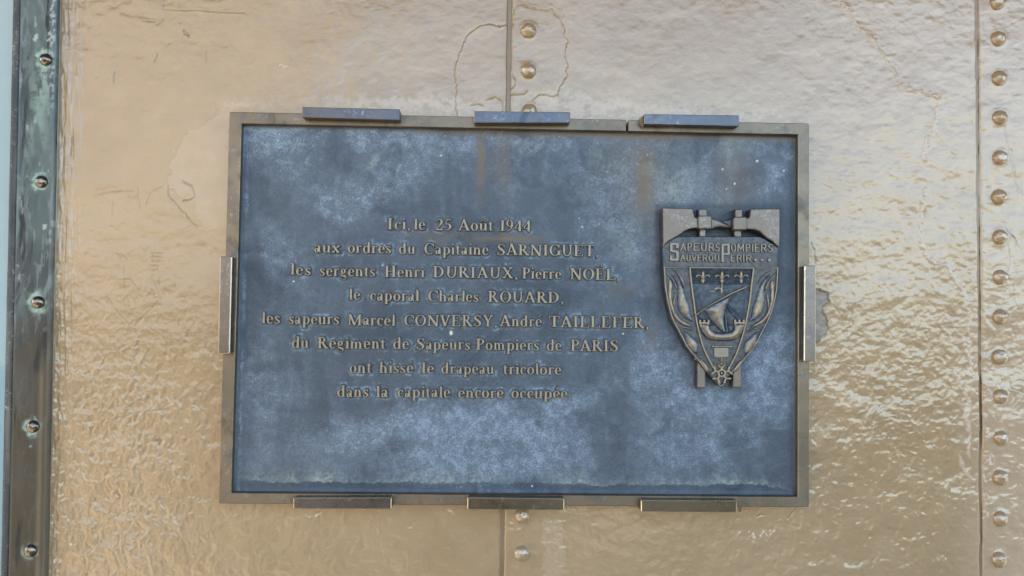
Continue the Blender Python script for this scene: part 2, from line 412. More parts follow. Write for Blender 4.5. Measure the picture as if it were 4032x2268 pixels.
# ------------------------------------------------------------------ the riveted wall
ZW = -0.030           # the wall's face, 30 mm behind the plaque's front
ZP = -0.012           # the plaque's panel
wall = root('steel_wall')
tag(wall, 'beige painted riveted steel wall with glossy wrinkled paint, behind the bronze plaque', 'wall')
H_PL = [at(915, 455), at(3172, 500), at(3172, 1985), at(876, 1970)]
def behind_plaque(x, y):
    return (np.abs(x) < .435) & (np.abs(y) < .285)
cracks = [  # (polyline in photograph pixels, kind)  step: one side proud; crack: hairline
    ([(2000, 102), (1960, 104), (1948, 100), (1905, 98), (1870, 112), (1838, 140), (1820, 178), (1808, 215), (1794, 245), (1790, 300), (1800, 335), (1794, 362), (1798, 460)], 'step'),
    ([(2015, 60), (2030, 30), (2060, 15), (2100, 32), (2150, 44), (2170, 35), (2200, 65), (2222, 110), (2223, 140), (2234, 165), (2225, 190), (2225, 235), (2235, 257), (2228, 275), (2233, 300), (2205, 340), (2195, 370), (2180, 382), (2125, 374), (2095, 394), (2108, 412)], 'step'),
    ([(1855, 415), (1880, 408), (1900, 418)], 'crack'), ([(1915, 392), (1930, 386), (1950, 384), (1970, 390), (1980, 410), (1978, 437)], 'crack'),
    ([(2012, 372), (2040, 370), (2060, 372), (2078, 358)], 'crack'), ([(2015, 290), (2030, 320), (2020, 345), (2008, 355)], 'crack'),
    ([(3290, -10), (3345, 50), (3360, 82), (3392, 125), (3440, 165), (3462, 202), (3490, 245), (3522, 285), (3531, 330), (3580, 356), (3640, 372), (3695, 388)], 'jag'),
    ([(3700, 388), (3690, 440), (3683, 512), (3650, 545), (3636, 620)], 'ridge'),
    ([(3645, 738), (3640, 800), (3628, 870), (3618, 940), (3660, 1030), (3720, 1050), (3760, 1102), (3790, 1155), (3800, 1202), (3816, 1240), (3810, 1300), (3816, 1400), (3820, 1480)], 'ridge'),
    ([(3760, 1480), (3785, 1530), (3812, 1570), (3800, 1650), (3815, 1700), (3806, 1760), (3818, 1800)], 'ridge'),
    ([(3778, 1800), (3795, 1850), (3830, 1890)], 'ridge'),
    ([(880, 402), (850, 440), (800, 500), (735, 520), (702, 580), (665, 650), (658, 700), (665, 742), (700, 757), (700, 792)], 'edge'),
    ([(665, 742), (662, 768), (700, 812), (760, 882), (775, 890)], 'crack'), ([(720, 715), (752, 735), (768, 765), (765, 782), (720, 792)], 'crack'),
    ([(370, 770), (450, 755), (525, 753)], 'scr'), ([(444, 790), (442, 850)], 'scr'), ([(445, 760), (480, 750)], 'scr'),
    ([(505, 772), (510, 780), (545, 770)], 'scr'), ([(543, 735), (545, 780), (552, 828)], 'scr'), ([(590, 760), (575, 810), (590, 760), (640, 735)], 'scr'),
    ([(461, 1001), (475, 1022), (480, 1004), (500, 1022)], 'scr'), ([(599, 995), (599, 1032)], 'scr'), ([(599, 998), (638, 998)], 'scr'),
    ([(599, 1012), (635, 1014)], 'scr'), ([(600, 1031), (630, 1030)], 'scr'), ([(489, 1053), (489, 1087)], 'scr'), ([(467, 1101), (513, 1101)], 'scr'),
    ([(490, 1101), (490, 1145)], 'scr'), ([(594, 1048), (624, 1048), (618, 1064), (599, 1067)], 'scr'), ([(594, 1092), (632, 1172), (607, 1171), (607, 1158)], 'scr'),
    ([(629, 1087), (628, 1125)], 'scr'), ([(500, 1167), (511, 1208)], 'scr'), ([(500, 1167), (484, 1192)], 'scr'), ([(635, 1175), (530, 1283)], 'scr'),
    ([(420, 1170), (470, 1240), (513, 1280)], 'scr'), ([(514, 1103), (552, 1147)], 'scr'), ([(552, 968), (571, 993), (585, 965)], 'scr'),
    ([(560, 83), (615, 85)], 'scr'), ([(645, 36), (700, 40), (780, 40), (880, 48), (965, 50)], 'scr'), ([(645, 0), (642, 40)], 'scr'),
    ([(812, 197), (812, 245)], 'scr'), ([(722, 120), (735, 122), (745, 145), (730, 135), (722, 120)], 'crack'), ([(450, 285), (448, 325)], 'crack'),
    ([(603, 240), (618, 212)], 'crack'), ([(3190, 960), (3205, 985), (3210, 1036)], 'crack'),
    ([(3340, 1280), (3365, 1195), (3395, 1185)], 'scr'), ([(3270, 1196), (3290, 1215), (3305, 1240)], 'scr'),
    ([(440, 1655), (520, 1628), (650, 1612)], 'scr'), ([(500, 1605), (540, 1580), (590, 1570)], 'scr'), ([(365, 1830), (470, 1845), (590, 1850)], 'scr'),
    ([(3950, 480), (3990, 700), (4010, 760)], 'scr'), ([(3980, 590), (4000, 720), (4032, 770)], 'scr'), ([(3960, 905), (4000, 950)], 'crack'),
    ([(3965, 960), (3975, 1030), (3965, 1065)], 'scr'), ([(3985, 1120), (3990, 1180), (4005, 1220)], 'scr'), ([(3975, 1490), (3980, 1530), (4032, 1545)], 'crack'),
    ([(3870, 1510), (3920, 1520), (3935, 1495)], 'ridge'), ([(3862, 1920), (3890, 1940), (3900, 1955)], 'scr'),
    ([(600, 2050), (670, 2090), (700, 2110)], 'scr'), ([(2980, 2035), (2990, 2023), (3005, 2028)], 'crack'), ([(3100, 2045), (3125, 2010), (3130, 1999)], 'crack'),
]
CHIP = [(3180+.207*u, 1100+.207*v) for u, v in [(60, 180), (165, 180), (210, 185), (240, 218), (285, 212), (330, 255), (375, 280), (400, 340), (402, 410),
        (355, 440), (320, 480), (290, 520), (265, 560), (300, 640), (340, 730), (365, 820), (378, 960), (340, 1010), (230, 1110), (205, 1165), (60, 1170)]]
HOLE = [(2905, 1994), (2922, 1994), (2921, 2006), (2912, 2018), (2908, 2012), (2905, 2000)]
PATCH = [(905, 430), (850, 440), (800, 500), (735, 520), (702, 580), (665, 650), (658, 700), (665, 742), (700, 757), (765, 782), (790, 860), (800, 960), (890, 1010), (905, 900)]
DR_R = 29*CPOS[2]/F*1.10
RIV_R = [(3929, 8), (3932, 152), (3935, 308), (3938, 463), (3938, 621), (3937, 775), (3938, 933), (3939, 1091), (3940, 1247), (3940, 1406), (3941, 1562), (3942, 1725), (3942, 1881), (3940, 2044), (3936, 2205)]
RIV_M = [(2081, 120), (2081, 279), (2084, 438), (2057, 2031), (2054, 2181)]
def warp(u, v, n, a, s):
    return u+a*fbm(u/n, v/n, s, 3), v+a*fbm(u/n, v/n, s+50, 3)
def wall_fields(X, Y):
    """everything that happens on the paint, as functions of place on the wall"""
    U, V = proj(X, Y, ZW)
    inview = (U > -300) & (U < PXW+300) & (V > -300) & (V < PXH+300)
    h = np.zeros(X.shape)
    # rolled and brushed paint: orange peel, wavy runs; calmer high up, strongly wrinkled low down
    low = sstep(900, 1700, V+.10*(U-2000)*(U > 2000)); 
    right = sstep(2900, 3400, U); left = 1-sstep(500, 1100, U)
    wl, wv = warp(U, V, 70, 18, 60)
    q1 = fbm(U/26, V/24, 1, 3); q2 = fbm(U/70, V/48, 2, 3); q3 = fbm(U/34, V/15, 3, 3)
    q4 = .5-1.6*np.abs(fbm(wl/24, wv/46, 4, 3))+.5*fbm(U/13, V/20, 14, 2); q5 = fbm(U/300, V/220, 5, 2)
    q6 = 1-np.abs(fbm(wl/44, wv/27, 6, 3)); q7 = fbm(wl/24, wv/46, 9, 3)
    side = np.maximum(left, right)
    h += .00019*q1*(.8+.4*right)+.00044*q2*(.45+.6*side+.3*low)
    h += .00015*q3*(.35+.45*right*(1-.4*low)+.3*low)
    h += .00034*q4*(left*(.35+.9*low)+.25*low)*(1+.5*left*low)+.00036*q7*low*(.7+.6*side)
    h += .00062*(q6-.6)*low*(.65+.35*side)*(.35+.65*vnoise(U/160, V/160, 15)**2)
    h += .0016*q5*(.5+.7*low*side)
    # vertical runs beside the bronze strip
    e = U-(240-.0255*V)
    h += .0009*fbm(U/9, V/150, 21, 3)*np.exp(-((e-55)/48)**2)+.0008*sstep(30, 8, e)+.0005*fbm(U/12, V/38, 22, 2)*np.exp(-((e-15)/14)**2)
    h -= .0007*np.exp(-((e-64+10*fbm(U*0, V/180, 23, 2))/16)**2)
    pale = np.zeros(X.shape); grime = np.zeros(X.shape); chip = np.zeros(X.shape)
    jx = 7*fbm(U/14, V/14, 30, 2); jy = 7*fbm(U/14, V/14, 31, 2)
    for pts, kind in cracks:
        near = (U > min(p[0] for p in pts)-60) & (U < max(p[0] for p in pts)+60) & (V > min(p[1] for p in pts)-60) & (V < max(p[1] for p in pts)+60)
        if not near.any(): continue
        u, v = U[near], V[near]
        if kind in ('jag', 'ridge', 'edge'): u, v = u+jx[near], v+jy[near]
        elif kind != 'scr': u, v = u+.45*jx[near], v+.45*jy[near]
        d, s = polydist(u, v, pts, 50, True)
        if kind == 'step': dh = .00055*s*np.exp(-d/9)*(d < 50)-.0005*np.exp(-(d/2.6)**2); gr = .65*np.exp(-(d/2.2)**2); pl = 0
        elif kind == 'crack': dh = -.0006*np.exp(-(d/2.6)**2)+.0002*np.exp(-((d-6)/4)**2); gr = .6*np.exp(-(d/3)**2); pl = 0
        elif kind == 'scr': dh = -.00028*np.exp(-(d/3.0)**2)+.0001*np.exp(-((d-6)/3)**2); gr = .3*np.exp(-(d/3)**2); pl = 0
        elif kind == 'jag': dh = .0006*s*np.exp(-d/10)*(d < 50)+.0005*np.exp(-(d/5)**2); gr = .16*np.exp(-((d-4)/3)**2); pl = .6*np.exp(-(d/5)**2)
        elif kind == 'ridge': dh = .00075*np.exp(-(d/7)**2)+.0003*s*np.exp(-d/16)*(d < 50); gr = 0; pl = .7*np.exp(-(d/8)**2)
        else: dh = .0002*s*np.exp(-d/7)*(d < 50); gr = .12*np.exp(-(d/4)**2); pl = 0
        h[near] += dh; grime[near] = np.maximum(grime[near], gr); pale[near] = np.maximum(pale[near], pl)
    # worn and bleached places
    a, b = U+jx*2.2, V+jy*2.2
    pt = inpoly(a, b, PATCH)*1.0
    pale = np.maximum(pale, pt*(.15+.08*fbm(U/60, V/60, 33, 3))*sstep(1000, 860, V)); h += .00012*pt
    band = blob(a, b, 1720, 418, 260, 34)+blob(a, b, 2330, 420, 150, 38)+.9*blob(a, b, 2750, 440, 420, 28)+.6*blob(a, b, 1450, 400, 260, 20)+.7*blob(a, b, 2180, 400, 130, 30)+.5*blob(a, b, 970, 415, 120, 25)
    pale = np.maximum(pale, np.clip(band, 0, 1)*.60*sstep(-.5, .3, fbm(U/40, V/30, 34, 3)+.4*band))
    # upper right painted paler for the bright sky reflected there; far right paler too
    pale = np.maximum(pale, .42*sstep(2500, 3900, U)*sstep(1500, 600, V)*.8*(.75+.25*fbm(U/90, V/70, 35, 3)))
    pale = np.maximum(pale, .28*sstep(3700, 3950, U))
    # pale narrow strip under the middle clip, slightly raised
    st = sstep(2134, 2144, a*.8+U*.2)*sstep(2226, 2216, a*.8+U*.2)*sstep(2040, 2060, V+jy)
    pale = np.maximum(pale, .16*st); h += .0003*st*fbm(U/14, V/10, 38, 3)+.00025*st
    # bird lime specks and flakes
    for cx, cy, rx, ry in [(3005, 2107, 16, 7), (2955, 2112, 12, 5), (2918, 2098, 8, 4), (3030, 2090, 6, 6), (3243, 1985, 7, 8), (748, 1955, 9, 5), (288, 2155, 10, 6), (3335, 1310, 8, 8), (3895, 1820, 9, 12), (3880, 1888, 8, 12), (3890, 1715, 12, 12), (3878, 2025, 7, 16), (3440, 1672, 14, 4), (1262, 2022, 10, 5), (1110, 257, 5, 5)]:
        g = blob(a, b, cx, cy, rx, ry); pale = np.maximum(pale, 1.0*(g > .4)); h += .0004*g
    # grime by the seams and under the plaque
    grime = np.maximum(grime, .25*np.exp(-((U-2000+.0155*V)/14)**2)*(.6+.4*fbm(U/20, V/60, 41, 2)))
    grime = np.maximum(grime, .35*np.exp(-(np.maximum(e-0, 0)/6)**2))
    grime = np.maximum(grime, .12*sstep(.35, 1.0, fbm(U/45, V/45, 43, 4))*low)
    specks = vnoise(U/9, V/9, 45) > .985
    grime = np.maximum(grime, .5*specks)
    # flaked-off paint and the hole under the clip
    u, v = U+jx*.5, V+jy*.5
    c = inpoly(u, v, CHIP); d = polydist(u, v, CHIP+[CHIP[0]], 14)
    chip = np.where(c, 1.0, 0.0); h = np.where(c, -.0012+.0002*fbm(U/12, V/12, 47, 3), h+.0003*np.exp(-(d/6)**2))
    grime = np.maximum(grime, .95*np.exp(-(d/4.5)**2)); 
    ho = inpoly(U, V, HOLE); h = np.where(ho, -.004, h); grime = np.maximum(grime, 1.2*ho)
    # paint fillet where the rivets sit, and dents
    for cx, cy in RIV_R+RIV_M:
        d = np.hypot(U-cx-(0), V-cy); h += .0006*np.exp(-((d-30)/8)**2)
    d = np.hypot(U-2025, V-2050); h += .0005*np.exp(-((d-42)/6)**2)*sstep(2000, 2040, V)
    h = h*inview
    return h, dict(pale=np.clip(pale, 0, 1), grime=np.clip(grime, 0, 1), chip=chip)
_c = {}
def wf(X, Y):
    k = (X.shape, float(X[0, 0]), float(X[-1, -1]))
    if k not in _c: _c.clear(); _c[k] = wall_fields(X, Y)
    return _c[k]
SP = 0.00115
def dense(a, b, lo, hi):
    """spacing SP inside lo..hi, coarse outside"""
    out = []
    if a < lo: out += list(np.linspace(a, lo, 6, endpoint=False))
    l, h_ = max(a, lo), min(b, hi)
    out += list(np.linspace(l, h_, max(2, int((h_-l)/SP))))
    if b > hi: out += list(np.linspace(hi, b, 7)[1:])
    return np.array(out)
VX0, VX1, VY0, VY1 = -.845, .84, -.475, .525
ys = dense(-1.5, 2.4, VY0, VY1)
xs_l, xs_r = at(1992, 1134, ZW)[0], at(3856, 1134, ZW)[0]
strip_x = at(203, 1134, ZW)[0]
GAP_M, GAP_R = .0056, .0046
def plate_mesh(x0, x1, z, roll):
    xs = dense(x0, x1, max(VX0, x0), min(VX1, x1)) if x1 > VX0 else np.linspace(x0, x1, 5)
    def zf(X, Y):
        h, _ = wf(X, Y)
        ed = np.zeros(X.shape)
        for sgn, xe in ((-1, x0), (1, x1)):
            d = np.abs(X-xe)-.0006*fbm(X*0, Y/.02, 71, 3)
            if (sgn, roll) in ((1, 'r'), (-1, 'l'), (1, 'b'), (-1, 'b')): ed -= .0028*np.clip(1-d/.0022, 0, 1)**2-.0003*np.exp(-((d-.005)/.002)**2)
        return z+h+ed
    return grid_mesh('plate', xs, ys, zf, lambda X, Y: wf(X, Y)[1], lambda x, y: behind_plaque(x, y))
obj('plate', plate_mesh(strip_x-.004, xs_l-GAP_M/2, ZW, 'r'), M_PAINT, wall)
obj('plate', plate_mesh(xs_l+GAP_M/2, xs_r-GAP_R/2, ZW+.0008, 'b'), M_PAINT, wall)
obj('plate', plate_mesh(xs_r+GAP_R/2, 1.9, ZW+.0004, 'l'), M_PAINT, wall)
back = bevel_box('seam_backing', strip_x-.01, -1.5, ZW-.05, 1.9, 2.4, ZW-.0022, 0)
for k, v in (('pale', 0.0), ('grime', .6), ('chip', 0.0)):
    a_ = back.attributes.new(k, 'FLOAT', 'POINT'); a_.data.foreach_set('value', [v]*len(back.vertices))
obj('seam_backing', back, M_PAINT, wall)
def rivet_mesh(seed):
    n, m_ = 40, 12; V = []; Q = []
    for i in range(m_+1):
        t = i/m_; a = t*math.pi/2*1.0
        r = DR_R*math.sin(a)*(1.0); z = .0105*math.cos(a)**.85 if i < m_ else -.001
        for j in range(n):
            b = 2*math.pi*j/n
            V.append((r*math.cos(b), r*math.sin(b), z))
    V = np.array(V); k = 1+.035*fbm(V[:, 0]/.008+seed*9, V[:, 1]/.008+3*seed, 80+seed, 2)
    V[:, 0] *= k; V[:, 1] *= k; V[:, 2] += .0007*fbm(V[:, 0]/.006+seed*5, V[:, 1]/.006, 90+seed, 3)
    for i in range(m_):
        for j in range(n): Q.append((i*n+j, (i+1)*n+j, (i+1)*n+(j+1) % n, i*n+(j+1) % n))
    z_ = np.zeros(len(V))
    return mesh_np('rivet', V, Q, True, {'pale': z_, 'grime': z_, 'chip': z_})
for k, (px, py) in enumerate(RIV_R+RIV_M):
    me = rivet_mesh(k); o = obj('rivet', me, M_RIVET, wall); x, y = at(px, py, ZW+.003); o.location = (x, y, ZW+.0004)
    o.scale = (1, 1, 1) if px > 3000 else (1.03, 1.03, 1.05)

# ------------------------------------------------------------------ glazed opening at the left edge
win = root('window_edge')
tag(win, 'verdigris-stained bronze window edge with dome-headed screws and a strip of blue glass', 'window')
def edge_line(px_top, px_bot, z):
    a = at(px_top, 0, z); b = at(px_bot, 2268, z); return lambda y: a[0]+(b[0]-a[0])*(y-a[1])/(b[1]-a[1])
ZS = ZW+.012
def strip_mesh(name, xl, xr, z1, depth, crown, seed, ny=700, nx=30, ylo=-.55, yhi=.62, rough=.0002):
    V = []; ysl = np.linspace(ylo, yhi, ny); t = np.linspace(0, 1, nx)
    T, YY = np.meshgrid(t, ysl); L = np.vectorize(xl)(ysl)[:, None]; Rr = np.vectorize(xr)(ysl)[:, None]
    X = L+(Rr-L)*T; e = np.minimum(T, 1-T)*(Rr-L)
    Z = z1+crown*(1-(2*T-1)**2)-.0015*np.clip(1-e/.0022, 0, 1)**2+rough*fbm(X/.01, YY/.03, seed, 3)
    Z[:, 0] = z1-depth; Z[:, -1] = z1-depth
    X[:, 1] = X[:, 0]; X[:, -2] = X[:, -1]
    idx = np.arange(nx*ny).reshape(ny, nx)
    q = np.stack([idx[:-1, :-1], idx[:-1, 1:], idx[1:, 1:], idx[1:, :-1]], -1).reshape(-1, 4)
    me = mesh_np(name, np.stack([X.ravel(), YY.ravel(), Z.ravel()], -1), q, True)
    return me, X, YY
def mat_strip():
    s = NT('stained_bronze_strip')
    g = s.noise(38, 5, .6, stretch=(1, .22, 1), dist=.6); b = s.noise(7, 4, stretch=(1, .5, 1)); f = s.noise(300, 3)
    c = s.mix(s.attr('low'), s.mix(s.ramp(b, .4, .62), (.030, .040, .045), (.085, .115, .115)), (.055, .046, .032))
    c = s.mix(s.math('MULTIPLY', s.ramp(g, .5, .66), s.math('SUBTRACT', .75, s.math('MULTIPLY', s.attr('low'), .6))), c, (.11, .145, .14))
    c = s.mix(s.math('MULTIPLY', s.attr('ring'), s.ramp(s.noise(90, 4), .3, .55)), c, (.30, .42, .35))
    sc = s.math('MULTIPLY', s.ramp(s.noise(60, 6, .7, stretch=(1, .3, 1), dist=1.0), .52, .64), s.math('SUBTRACT', .7, s.math('MULTIPLY', s.attr('low'), .55)))
    c = s.mix(sc, c, (.165, .20, .20))
    c = s.mix(s.ramp(s.noise(45, 5, .6, stretch=(1, .15, 1)), .58, .68), c, (.012, .016, .018))
    c = s.mix(s.attr('brass'), c, (.30, .24, .15))
    c = s.mix(s.attr('fleck'), c, (.36, .38, .36))
    n = s.bump(f, .3, .0004); n = s.bump(g, .3, .0006, n)
    return s.set(color=c, rough=s.math('MULTIPLY_ADD', g, .25, .28), metal=.3, normal=n)
SCR = [(177, 233), (160, 715), (147, 1190), (128, 1680), (118, 2170)]
me, X, Y = strip_mesh('strip', edge_line(82, 33, ZS), edge_line(225, 178, ZS), ZS, .014, .0008, 51)
U, V = proj(X, Y, ZS)
ring = np.zeros(X.shape); fl = np.zeros(X.shape)
for k, (px, py) in enumerate(SCR):
    d = np.hypot(U-px, (V-py)*.92)+7*fbm(U/18, V/18, 52, 2)
    ring = np.maximum(ring, np.exp(-((d-26)/(13 if k in (0, 2) else 8))**2)*(1 if k < 4 else .6))
ring = np.maximum(ring, .8*blob(U, V, 172, 320, 35, 110)*sstep(-.2, .3, fbm(U/20, V/60, 53, 3)))
ring = np.maximum(ring, .45*blob(U, V, 150, 420, 40, 260)*sstep(-.3, .4, fbm(U/30, V/90, 54, 3)))
er = (225-.0207*V)-U
fl = np.maximum(fl, (er < 20+12*fbm(U/20, V/40, 55, 3))*(er > 2)*(vnoise(U/5, V/12, 56) > .1)*sstep(560, 250, V)*.8)
brass = np.clip(np.exp(-((er-5)/4)**2)*sstep(300, 900, V)+.6*np.exp(-((er-30)/10)**2)*sstep(1300, 1500, V)*.5, 0, 1)
fl = np.maximum(fl, (fbm(U/16, V/60, 57, 3) > 1.02)*.5*sstep(1500, 900, V)); fl = np.maximum(fl, 1.0*(blob(U, V, 142, 148, 8, 18, 20) > .4))
fl = np.maximum(fl, .8*(blob(U, V, 176, 893, 9, 12) > .4)); fl = np.maximum(fl, .5*(blob(U, V, 122, 1757, 7, 7) > .4))
for k, a in (('ring', ring), ('fleck', fl), ('brass', brass), ('low', sstep(1180, 1420, V+60*fbm(U/40, V/60, 58, 2)))):
    t_ = me.attributes.new(k, 'FLOAT', 'POINT'); t_.data.foreach_set('value', a.astype(np.float32).ravel())
obj('strip', me, mat_strip(), win)
me, X, Y = strip_mesh('bead', edge_line(52, 3, ZS-.004), edge_line(81, 32, ZS-.004), ZS-.004, .03, .0012, 61, nx=14, rough=.0004); obj('bead', me, M_SEAL, win)
# painted lip of the wall between strip and plate
me, X, Y = strip_mesh('lip', edge_line(225.5, 178.5, ZW+.002), edge_line(243, 194, ZW+.002), ZW+.0035, .01, .0005, 63, nx=10, rough=.0003)
for k, v in (('pale', sstep(.3, 1.2, fbm(X/.004, Y/.02, 64, 2)).ravel()*.4), ('grime', np.full(X.size, .35)), ('chip', np.zeros(X.size))):
    t_ = me.attributes.new(k, 'FLOAT', 'POINT'); t_.data.foreach_set('value', v.astype(np.float32))
obj('lip', me, M_PAINT, win)
gx = edge_line(60, 10, ZS-.008)
g_ = bevel_box('glass_pane', -1.5, -1.2, ZW-.012, gx(0)+.012, 1.6, ZW-.006, 0); obj('glass_pane', g_, M_GLASS, win)
room = bevel_box('blind', -1.5, -1.2, ZW-.16, gx(0)+.02, 1.6, ZW-.15, 0); obj('blind', room, simple_mat('dark_blind', (.16, .21, .24), .7), win)
def screw_mesh(seed):
    n, m_ = 36, 10; V = []; Q = []; r0 = 25*CPOS[2]/F
    for i in range(m_+1):
        a = i/m_*math.pi/2
        for j in range(n):
            b = 2*math.pi*j/n; V.append((r0*math.sin(a)*math.cos(b), r0*math.sin(a)*math.sin(b), .0075*math.cos(a)-(.001 if i == m_ else 0)))
    V = np.array(V); V[:, 2] += .00035*fbm(V[:, 0]/.005+seed*3, V[:, 1]/.005, 190+seed, 2)
    for i in range(m_):
        for j in range(n): Q.append((i*n+j, (i+1)*n+j, (i+1)*n+(j+1) % n, i*n+(j+1) % n))
    return mesh_np('screw', V, Q, True)
for k, (px, py) in enumerate(SCR):
    o = obj('screw', screw_mesh(k), M_SCREW, win); x, y = at(px, py, ZS+.003); o.location = (x, y, ZS+.0006)

# ------------------------------------------------------------------ the plaque
plaque = root('memorial_plaque')
tag(plaque, 'blue-grey patinated bronze plaque with raised French lettering and a shield emblem', 'plaque')
FZ0 = ZW+.002
OUT = [at(903, 440), at(3186, 486), at(3186, 1997), at(862, 1983)]       # tl tr br bl
INN = [at(951, 486), at(3143, 530), at(3142, 1955), at(910, 1940)]
def lp(p, q, t): return (p[0]+(q[0]-p[0])*t, p[1]+(q[1]-p[1])*t)
t0, t1 = (2456-903)/(3186-903), (2465-903)/(3186-903); u0, u1 = (2456-951)/(3143-951), (2465-951)/(3143-951)
RING = [lp(OUT[0], OUT[1], t1), OUT[1], OUT[2], OUT[3], OUT[0], lp(OUT[0], OUT[1], t0), lp(INN[0], INN[1], u0), INN[0], INN[3], INN[2], INN[1], lp(INN[0], INN[1], u1)]
obj('frame', quad_prism('frame', RING, FZ0, 0, .0008, 1, True), M_FRAME, plaque).data.materials.append(M_EDGE)      # cut through once, at the joint in the top bar
CLIPS = [([(1190, 421), (1574, 430), (1574, 473), (1190, 462)], 'top'), ([(1866, 437.5), (2245, 441), (2244, 484), (1867, 484)], 'top'),
         ([(2537, 449), (2910, 454), (2910, 497), (2536, 489)], 'top'), ([(1154, 1960), (1542, 1959), (1541, 2005), (1155, 2005)], 'first'),
         ([(1840, 1959), (2222, 1963), (2221, 2010), (1840, 2007)], 'low'), ([(2524, 1969), (2902, 1971), (2901, 2019), (2524, 2016)], 'low'),
         ([(866, 1009), (913, 1010), (904, 1393), (858, 1394)], 'side'), ([(3168, 1045), (3213, 1045), (3213, 1424), (3166, 1424)], 'side')]
for P, kind in CLIPS:
    obj('clip', quad_prism('clip', [at(u, v, .017) for u, v in P], ZW+.001, .017, .0013 if kind != 'top' else .0008, 1, True), {'top': M_CLIP, 'low': M_CLIPB, 'side': M_CLIPW, 'first': M_CLIPW}[kind], plaque).data.materials.append(M_CEDGE if kind != 'top' else M_EDGE)

obj('shim', quad_prism('shim', [at(2519, 466, .006), at(2536, 452, .012), at(2536, 497, .012), at(2519, 487, .006)], .001, .010, .0006), simple_mat('shim_brown', (.22, .15, .10), .7), plaque)
# ---- lettering: a sturdy roman face, capital height 1, x-height .66
def mx(*a):
    r = a[0]
    for b in a[1:]: r = np.maximum(r, b)
    return r
TK, TN, SH = .195, .105, .088
def bar(X, Y, x0, y0, x1, y1, w):
    dx, dy = x1-x0, y1-y0; L = math.hypot(dx, dy); u = ((X-x0)*dx+(Y-y0)*dy)/L; v = (-(X-x0)*dy+(Y-y0)*dx)/L
    return np.minimum(np.minimum(u, L-u), w/2-np.abs(v))
def ser(X, Y, x, y, hw=.17, up=True):
    """bracketed serif standing on y (up) or hanging from y"""
    s = 1 if up else -1
    f = f_box(X, Y, x-hw, min(y, y+s*SH), x+hw, max(y, y+s*SH))
    return np.maximum(f, f_poly(X, Y, [(x-hw*.75, y+s*SH*.8), (x+hw*.75, y+s*SH*.8), (x+.03, y+s*SH*2.1), (x-.03, y+s*SH*2.1)]))
def vst(X, Y, x, y0, y1, w=TK): return f_box(X, Y, x-w/2, y0, x+w/2, y1)
def st(X, Y, pts): return f_stroke(X, Y, [(a[0], a[1], a[2]) for a in smooth_pts(pts, 6)])
def cl(f, *h): 
    for a in h: f = np.minimum(f, a)
    return f
k_, n_ = TK/2, TN/2
